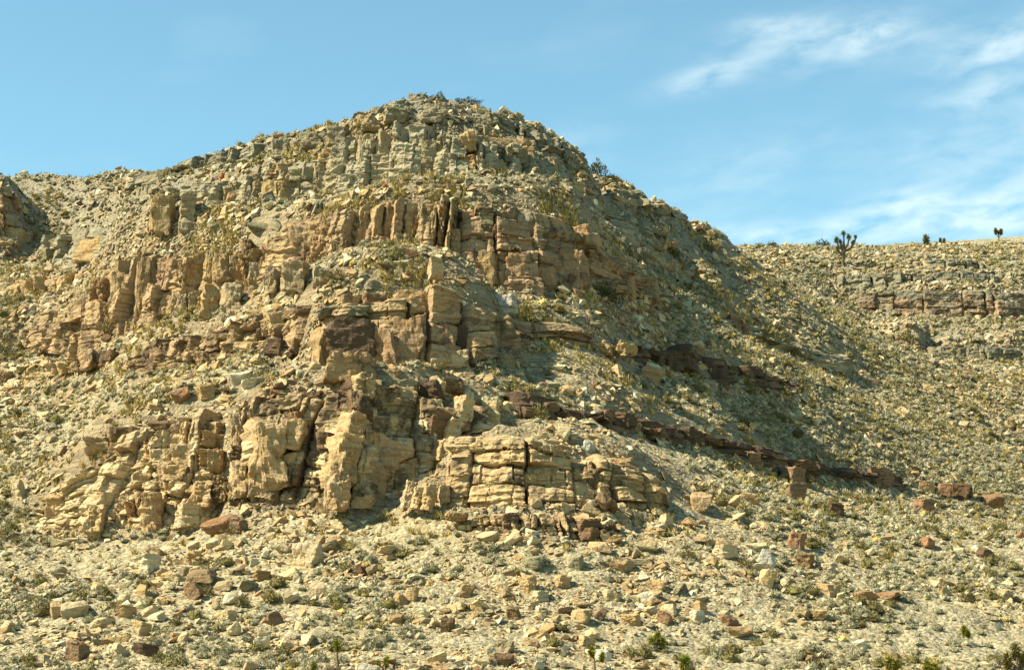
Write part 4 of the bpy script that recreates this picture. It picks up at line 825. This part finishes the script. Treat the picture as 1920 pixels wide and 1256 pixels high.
for (px, py, w, h, c, lab) in [(823,190,26,28,'darkgreen','dark green bush standing on the very top of the summit'), (875,194,62,16,'olive','wide olive bush on the summit, right of the dark one'), (1118,326,44,40,'darkgreen','dark twiggy bush on the skyline right of the summit'),
     (1146,336,22,16,'olive','small olive bush on the skyline, right of the twiggy one'), (1266,392,26,22,'sage','pale twiggy bush farther down the right skyline'), (1338,440,22,24,'sage','pale twiggy bush lowest on the right skyline'),
     (866,308,44,32,'darkgreen','dark green bush under the upper pillars'), (935,330,44,26,'olive','olive bush right of the dark one under the upper pillars'), (626,525,54,30,'olive','olive bush below the upright ribs, left of centre'),
     (1135,560,60,44,'darkgreen','dark bush in the shadow at the right foot of the pink cliff'), (1262,480,40,26,'olive','olive bush high on the right slope'), (1330,470,36,26,'olive','olive bush near the right skyline slope'),
     (1440,640,80,50,'olive','large dark olive bush mass on the right slope'), (1480,665,50,34,'olive','olive bush at the lower end of the large bush mass'), (1700,640,40,26,'olive','olive bush where the two slopes meet'),
     (1540,462,40,20,'darkgreen','dark green bush on the far skyline, left of the branched tree'), (1448,462,24,14,'darkgreen','small dark bush on the far skyline, leftmost'), (1735,462,26,10,'sage','low pale bush on the far skyline'),
     (1012,785,36,46,'olive','yellow green bush at the head of the long dark ledge'), (385,1115,40,26,'olive','olive bush beside the dark leaning wedge'), (130,630,34,24,'olive','green bush at the foot of the leftmost columns'),
     (210,620,44,34,'olive','green bush at the foot of the rock columns'), (1255,640,34,26,'sage','pale bush above the red-brown ledge'), (1040,940,18,14,'darkgreen','small bright green bush at the foot of the cracked outcrop'),
     (1830,640,40,18,'sage','pale bush at the right end of the thick far ledge'), (215,1140,30,24,'olive','olive bush between the lower left boulders'), (60,1250,30,20,'olive','olive bush in the bottom left corner'), (380,1060,44,26,'olive','olive bush above the dark brown wide boulder'),
     (440,1000,50,26,'olive','olive bush below the propped brown slab'), (720,1030,50,26,'olive','olive bush on the middle of the talus'), (1290,1045,44,24,'olive','olive bush left of the pale loaf boulder'), (1395,1060,34,22,'olive','olive bush below the pale loaf boulder')]:
    plant(CREM[random.randrange(5)] if c in ('darkgreen', 'olive') else SHBM[random.randrange(8)], px, py, w, h, c, lab, 'bush', 'bushes on the hill', 'bush')
r = np.random.default_rng(91)
P = scatter(46000, r)
px, py = proj(P)
dn = np.clip(.16 + .45 * np.clip((px - 1150) / 350, 0, 1) * (P[:, 1] > 112) + .10 * (px < 500) + .12 * (P[:, 2] > 34) + .5 * fbm(np.stack([P[:, 0], P[:, 1], 0 * P[:, 0]], 1) / 9.0, 3, 60) + .10 * np.clip((py - 1150) / 100, 0, 1) - .16 * np.clip(1 - np.abs(px - 720) / 560, 0, 1) * (py > 930), .025, .95)
sx_, sy_ = slope(P[:, 0], P[:, 1]); sl = np.hypot(sx_, sy_)
ok = (r.uniform(0, 1, len(P)) < dn) & (sl < 1.3) & keep_clear(P, .15); P, px, py = P[ok], px[ok], py[ok]
kind = r.choice(4, len(P), p=[.47, .11, .03, .39]); KN = ['greygreen', 'olive', 'straw', 'sage']
tone = np.array([SCOL[KN[k]] for k in kind]) * (1 + r.normal(0, .15, (len(P), 1)))
w = r.uniform(.36, .95, len(P)) * np.where(kind == 1, 1.35, 1) * (P[:, 1] / 120) ** .35
SZ = np.stack([w, w, w * r.uniform(.7, 1.1, len(P))], 1)
inside = (px > 5) & (px < 1915) & (py < 1252)
order = np.argsort(-(w / P[:, 1]) * inside); indiv, rest = order[:265], order[265:]
SO = []
for i in indiv:
    o = link('shrub', SHBM[int(i) % 8]); o.location = tuple(P[i] - np.array([0, 0, .03])); o.scale = tuple(SZ[i]); o.rotation_euler = (0, 0, float(i)); o.color = (*tone[i], 1)
    tag(o, '%s shrub %s' % ({'greygreen': 'grey green', 'olive': 'olive green', 'straw': 'straw coloured', 'sage': 'pale sage'}[KN[kind[i]]], where(px[i], py[i])), 'shrub', 'low shrubs on the slopes'); SO.append((o, px[i]))
single_out(SO)
zz = np.zeros(len(rest))
V, Fq, Cc = merge(SHS, P[rest], SZ[rest], rot_mats(r.uniform(0, 6.28, len(rest)), zz, zz), tone[rest])
o = link('scrub', mesh_np('scrub', V, Fq, M_LEAFS, False, Cc)); tag(o, 'low grey green scrub dotted over the slopes', 'scrub', kind='stuff')
print('SHRUBS', len(rest), len(Fq))
# dry grass in yellow tufts, mostly on the upper benches and right slope
P = scatter(40000, r); g_ = fbm(np.stack([P[:, 0], P[:, 1], 0 * P[:, 0]], 1) / 5.0, 3, 71); px, py = proj(P)
ok = (g_ > .30) & (r.uniform(0, 1, len(P)) < np.clip(.25 + (P[:, 2] - 12) / 30, 0, 1)) & keep_clear(P, .1); P = P[ok]
def tuft(seed):
    r = np.random.default_rng(seed); nl = 16; a = r.uniform(0, 6.28, nl); b = np.stack([np.cos(a), np.sin(a), 0 * a], 1) * r.uniform(0, .25, nl)[:, None]; tip = b + np.stack([np.cos(a), np.sin(a), 0 * a], 1) * r.uniform(.1, .45, nl)[:, None] + np.array([0, 0, 1]) * r.uniform(.5, 1, nl)[:, None]
    sd = np.stack([-np.sin(a), np.cos(a), 0 * a], 1) * .09
    return np.stack([b - sd, b + sd, tip], 1).reshape(-1, 3), np.arange(nl * 3).reshape(-1, 3)
w = r.uniform(.25, .6, len(P)); SZ = np.stack([w * 1.2, w * 1.2, w], 1); tone = np.array(SCOL['straw']) * (1 + r.normal(0, .15, (len(P), 1)))
V, Fq, Cc = merge([tuft(i) for i in range(6)], P, SZ, rot_mats(r.uniform(0, 6.28, len(P)), np.zeros(len(P)), np.zeros(len(P))), tone)
o = link('grass', mesh_np('grass', V, Fq, M_LEAFS, False, Cc)); tag(o, 'dry yellow grass tufts on the benches and slopes', 'grass', kind='stuff')
print('GRASS', len(P))

# ------------------------------------------------------------------ joshua trees and yuccas
def tube(pts, rads, seg=8):
    V, Fq = [], []
    for i, (p, q) in enumerate(zip(pts, rads)):
        p = np.array(p, float); t = np.array(pts[min(i + 1, len(pts) - 1)], float) - np.array(pts[max(i - 1, 0)], float); t = unit(t)
        a = unit(np.cross(t, [.31, .95, .07])); b = np.cross(t, a)
        for k in range(seg): an = 6.2832 * k / seg; V.append(p + (a * math.cos(an) + b * math.sin(an)) * q * (1 + .12 * math.sin(5.1 * i + 2.3 * k)))
    for i in range(len(pts) - 1):
        for k in range(seg): Fq.append([i * seg + k, i * seg + (k + 1) % seg, (i + 1) * seg + (k + 1) % seg, (i + 1) * seg + k])
    return np.array(V), np.array(Fq)
def rosette(seed, nl=220, wid=.07):
    """stiff pointed leaves all round a short stem end; radius about .5"""
    r = np.random.default_rng(seed); D = unit(r.normal(0, 1, (nl, 3)) + np.array([0, 0, .35])); c = np.stack([0 * D[:, 0], 0 * D[:, 0], r.uniform(-.25, .25, nl)], 1)
    sd = unit(np.cross(D, r.normal(0, 1, (nl, 3)))) * wid; L = r.uniform(.38, .55, nl)[:, None]
    return np.stack([c - sd, c + sd, c + D * L], 1).reshape(-1, 3), np.arange(nl * 3).reshape(-1, 3)
ROS = [mesh_np('leaf_rosette', *rosette(40 + i), M_LEAF) for i in range(4)]
def joshua(px, py, hpx, arms, label, col=(.16, .17, .045), rs=.34, lean=0.0, name='joshua_tree', cat='tree'):
    """arms: list of (x, z, x_at_trunk, z_at_trunk, rosette size) in units of the tree's height"""
    p = hit(px, py); d = p[1]; H = hpx / FPX * d; rt = root(name, label, cat, (p[0], d, min(p[2], float(gz(p[0], d))) - .03 * H), 'yucca trees'); rr = random.Random(px)
    top = max(a[3] for a in arms)
    pts = [(lean * H * k / 4 + rr.gauss(0, .012) * H, rr.gauss(0, .01) * H, top * H * k / 4) for k in range(5)]
    link('trunk', mesh_np('trunk', *tube(pts, [.052 * H, .042 * H, .038 * H, .035 * H, .028 * H]), M_BARK, True), rt)
    for (ax, azz, bx, bz, s) in arms:
        yb = rr.uniform(-.18, .18) * H if len(arms) > 1 else 0
        if (ax, azz) != (bx, bz):
            m = ((ax * .75 + bx * .25) * H, yb * .6, (bz * .6 + azz * .4) * H)
            link('branch', mesh_np('branch', *tube([(bx * H, 0, bz * H), m, (ax * H, yb, azz * H)], [.032 * H, .028 * H, .025 * H], 7), M_BARK, True), rt)
        o = link('leaf_rosette', ROS[rr.randrange(4)], rt); o.location = (ax * H, yb, azz * H); o.scale = (s * H,) * 3; o.rotation_euler = (rr.gauss(0, .2), rr.gauss(0, .2), rr.uniform(0, 6)); o.color = (*col, 1)
        if s > .2:
            o = link('leaf_rosette', ROS[rr.randrange(4)], rt); o.location = (ax * H * .96 + bx * H * .04, yb * .9, (azz - s * .35) * H); o.scale = (s * H * .85, s * H * .85, s * H * .75); o.color = (col[0] * .9, col[1] * .8, col[2], 1)
    return rt
joshua(1583, 498, 70, [(.0,.92,.01,.52,.17), (-.20,.74,0,.44,.19), (.13,.80,.02,.48,.18), (.27,.68,.02,.42,.16), (-.09,.70,0,.48,.15), (.31,.80,.22,.6,.13), (-.18,.48,0,.34,.18)], 'branched joshua tree standing on the far slope below the skyline', (.15, .145, .05))
joshua(1737, 462, 24, [(0,.6,0,.5,.8)], 'stout shaggy yucca on the far skyline, left of a pair', (.16, .16, .06), lean=-.1)
joshua(1766, 464, 22, [(-.12,.7,0,.4,.42), (.25,.72,0,.4,.4)], 'small two-headed yucca on the far skyline, right of a pair', (.16, .16, .06))
joshua(1873, 452, 26, [(-.22,.78,0,.3,.42), (.22,.80,0,.3,.42), (0,.7,0,.4,.3)], 'small forked yucca alone on the far skyline at right', (.16, .16, .06))
YEL = (.20, .20, .030)
joshua(632, 1254, 58, [(0,.80,0,.75,.36)], 'slim single stemmed young joshua tree at the bottom, left of centre', YEL)
joshua(718, 1258, 34, [(.18,.62,0,.35,.5), (-.25,.45,0,.25,.4)], 'short two-headed young joshua tree at the bottom', YEL)
joshua(1115, 1256, 48, [(-.1,.78,0,.45,.42), (.28,.55,0,.35,.34)], 'young joshua tree with two heads at the bottom, right of centre', YEL)
joshua(1232, 1218, 36, [(.02,.72,0,.5,.55), (-.28,.5,0,.3,.42), (.32,.46,0,.3,.42)], 'bushy three-headed young joshua tree near the bottom', YEL)
joshua(1284, 1262, 36, [(0,.6,0,.5,.8), (.2,.4,0,.3,.5)], 'dense green young joshua tree cut by the bottom edge', (.15, .17, .025))
joshua(1808, 1204, 32, [(0,.75,0,.6,.55), (.25,.55,0,.4,.4)], 'lone young joshua tree at lower right', YEL)
joshua(588, 1262, 22, [(0,.6,0,.4,.8)], 'low green yucca at the bottom edge, left of the slim tree', YEL, name='yucca', cat='yucca')
joshua(1674, 1262, 34, [(-.15,.6,0,.3,.8), (.3,.5,0,.2,.7)], 'yellow green yucca at the bottom right, leftmost of three', (.24, .22, .04), name='yucca', cat='yucca')
joshua(1742, 1266, 30, [(-.1,.6,0,.3,.8), (.4,.5,0,.2,.7)], 'yellow green yucca at the bottom right, middle of three', (.24, .22, .04), name='yucca', cat='yucca')
joshua(1908, 1258, 56, [(0,.7,0,.4,.5), (-.3,.4,0,.2,.5), (.25,.45,0,.2,.5)], 'large dark shaggy yucca in the bottom right corner', (.15, .13, .04), name='yucca', cat='yucca')

# ------------------------------------------------------------------ barrel cacti
def barrel(px, py, hpx, label):
    p = hit(px, py); d = p[1]; H = hpx / FPX * d
    bm = bmesh.new(); bmesh.ops.create_uvsphere(bm, u_segments=24, v_segments=10, radius=.5)
    for v in bm.verts:
        a = math.atan2(v.co.y, v.co.x); k = 1 + .09 * math.cos(12 * a); v.co.x *= k * .85; v.co.y *= k * .85
    me = bpy.data.meshes.new('barrel_cactus'); bm.to_mesh(me); bm.free(); me.materials.append(M_LEAF)
    o = link('barrel_cactus', me); o.scale = (H, H, H); o.location = (p[0], d - .1, p[2] + H * .42); o.color = (.30, .085, .03, 1); return tag(o, label, 'cactus', 'barrel cacti')
for q in [(820,304,9,'red barrel cactus under the upper pillars'), (768,200,7,'red barrel cactus on the summit'), (721,352,8,'red barrel cactus on the shelf below the upper pillars'), (415,336,9,'red barrel cactus on the left ridge'), (682,1078,11,'red-brown barrel cactus on the talus')]: barrel(*q)

# check of the skyline
sky_rows = []
ph = {0:320,100:322,200:328,300:320,400:290,500:262,600:238,700:205,800:180,900:195,1000:228,1090:290,1200:360,1300:405,1350:445,1450:460,1600:462,1750:460,1900:450}
for px_, row in ph.items():
    rows = np.arange(100, 700, 2.0); u_, t_ = ut(np.full(len(rows), px_), rows); tm = np.interp(u_[0], US, CM[:, -20]); sky_rows.append((px_, row, int(np.interp(-tm, -t_, rows))))
print('SKYLINE', sky_rows)
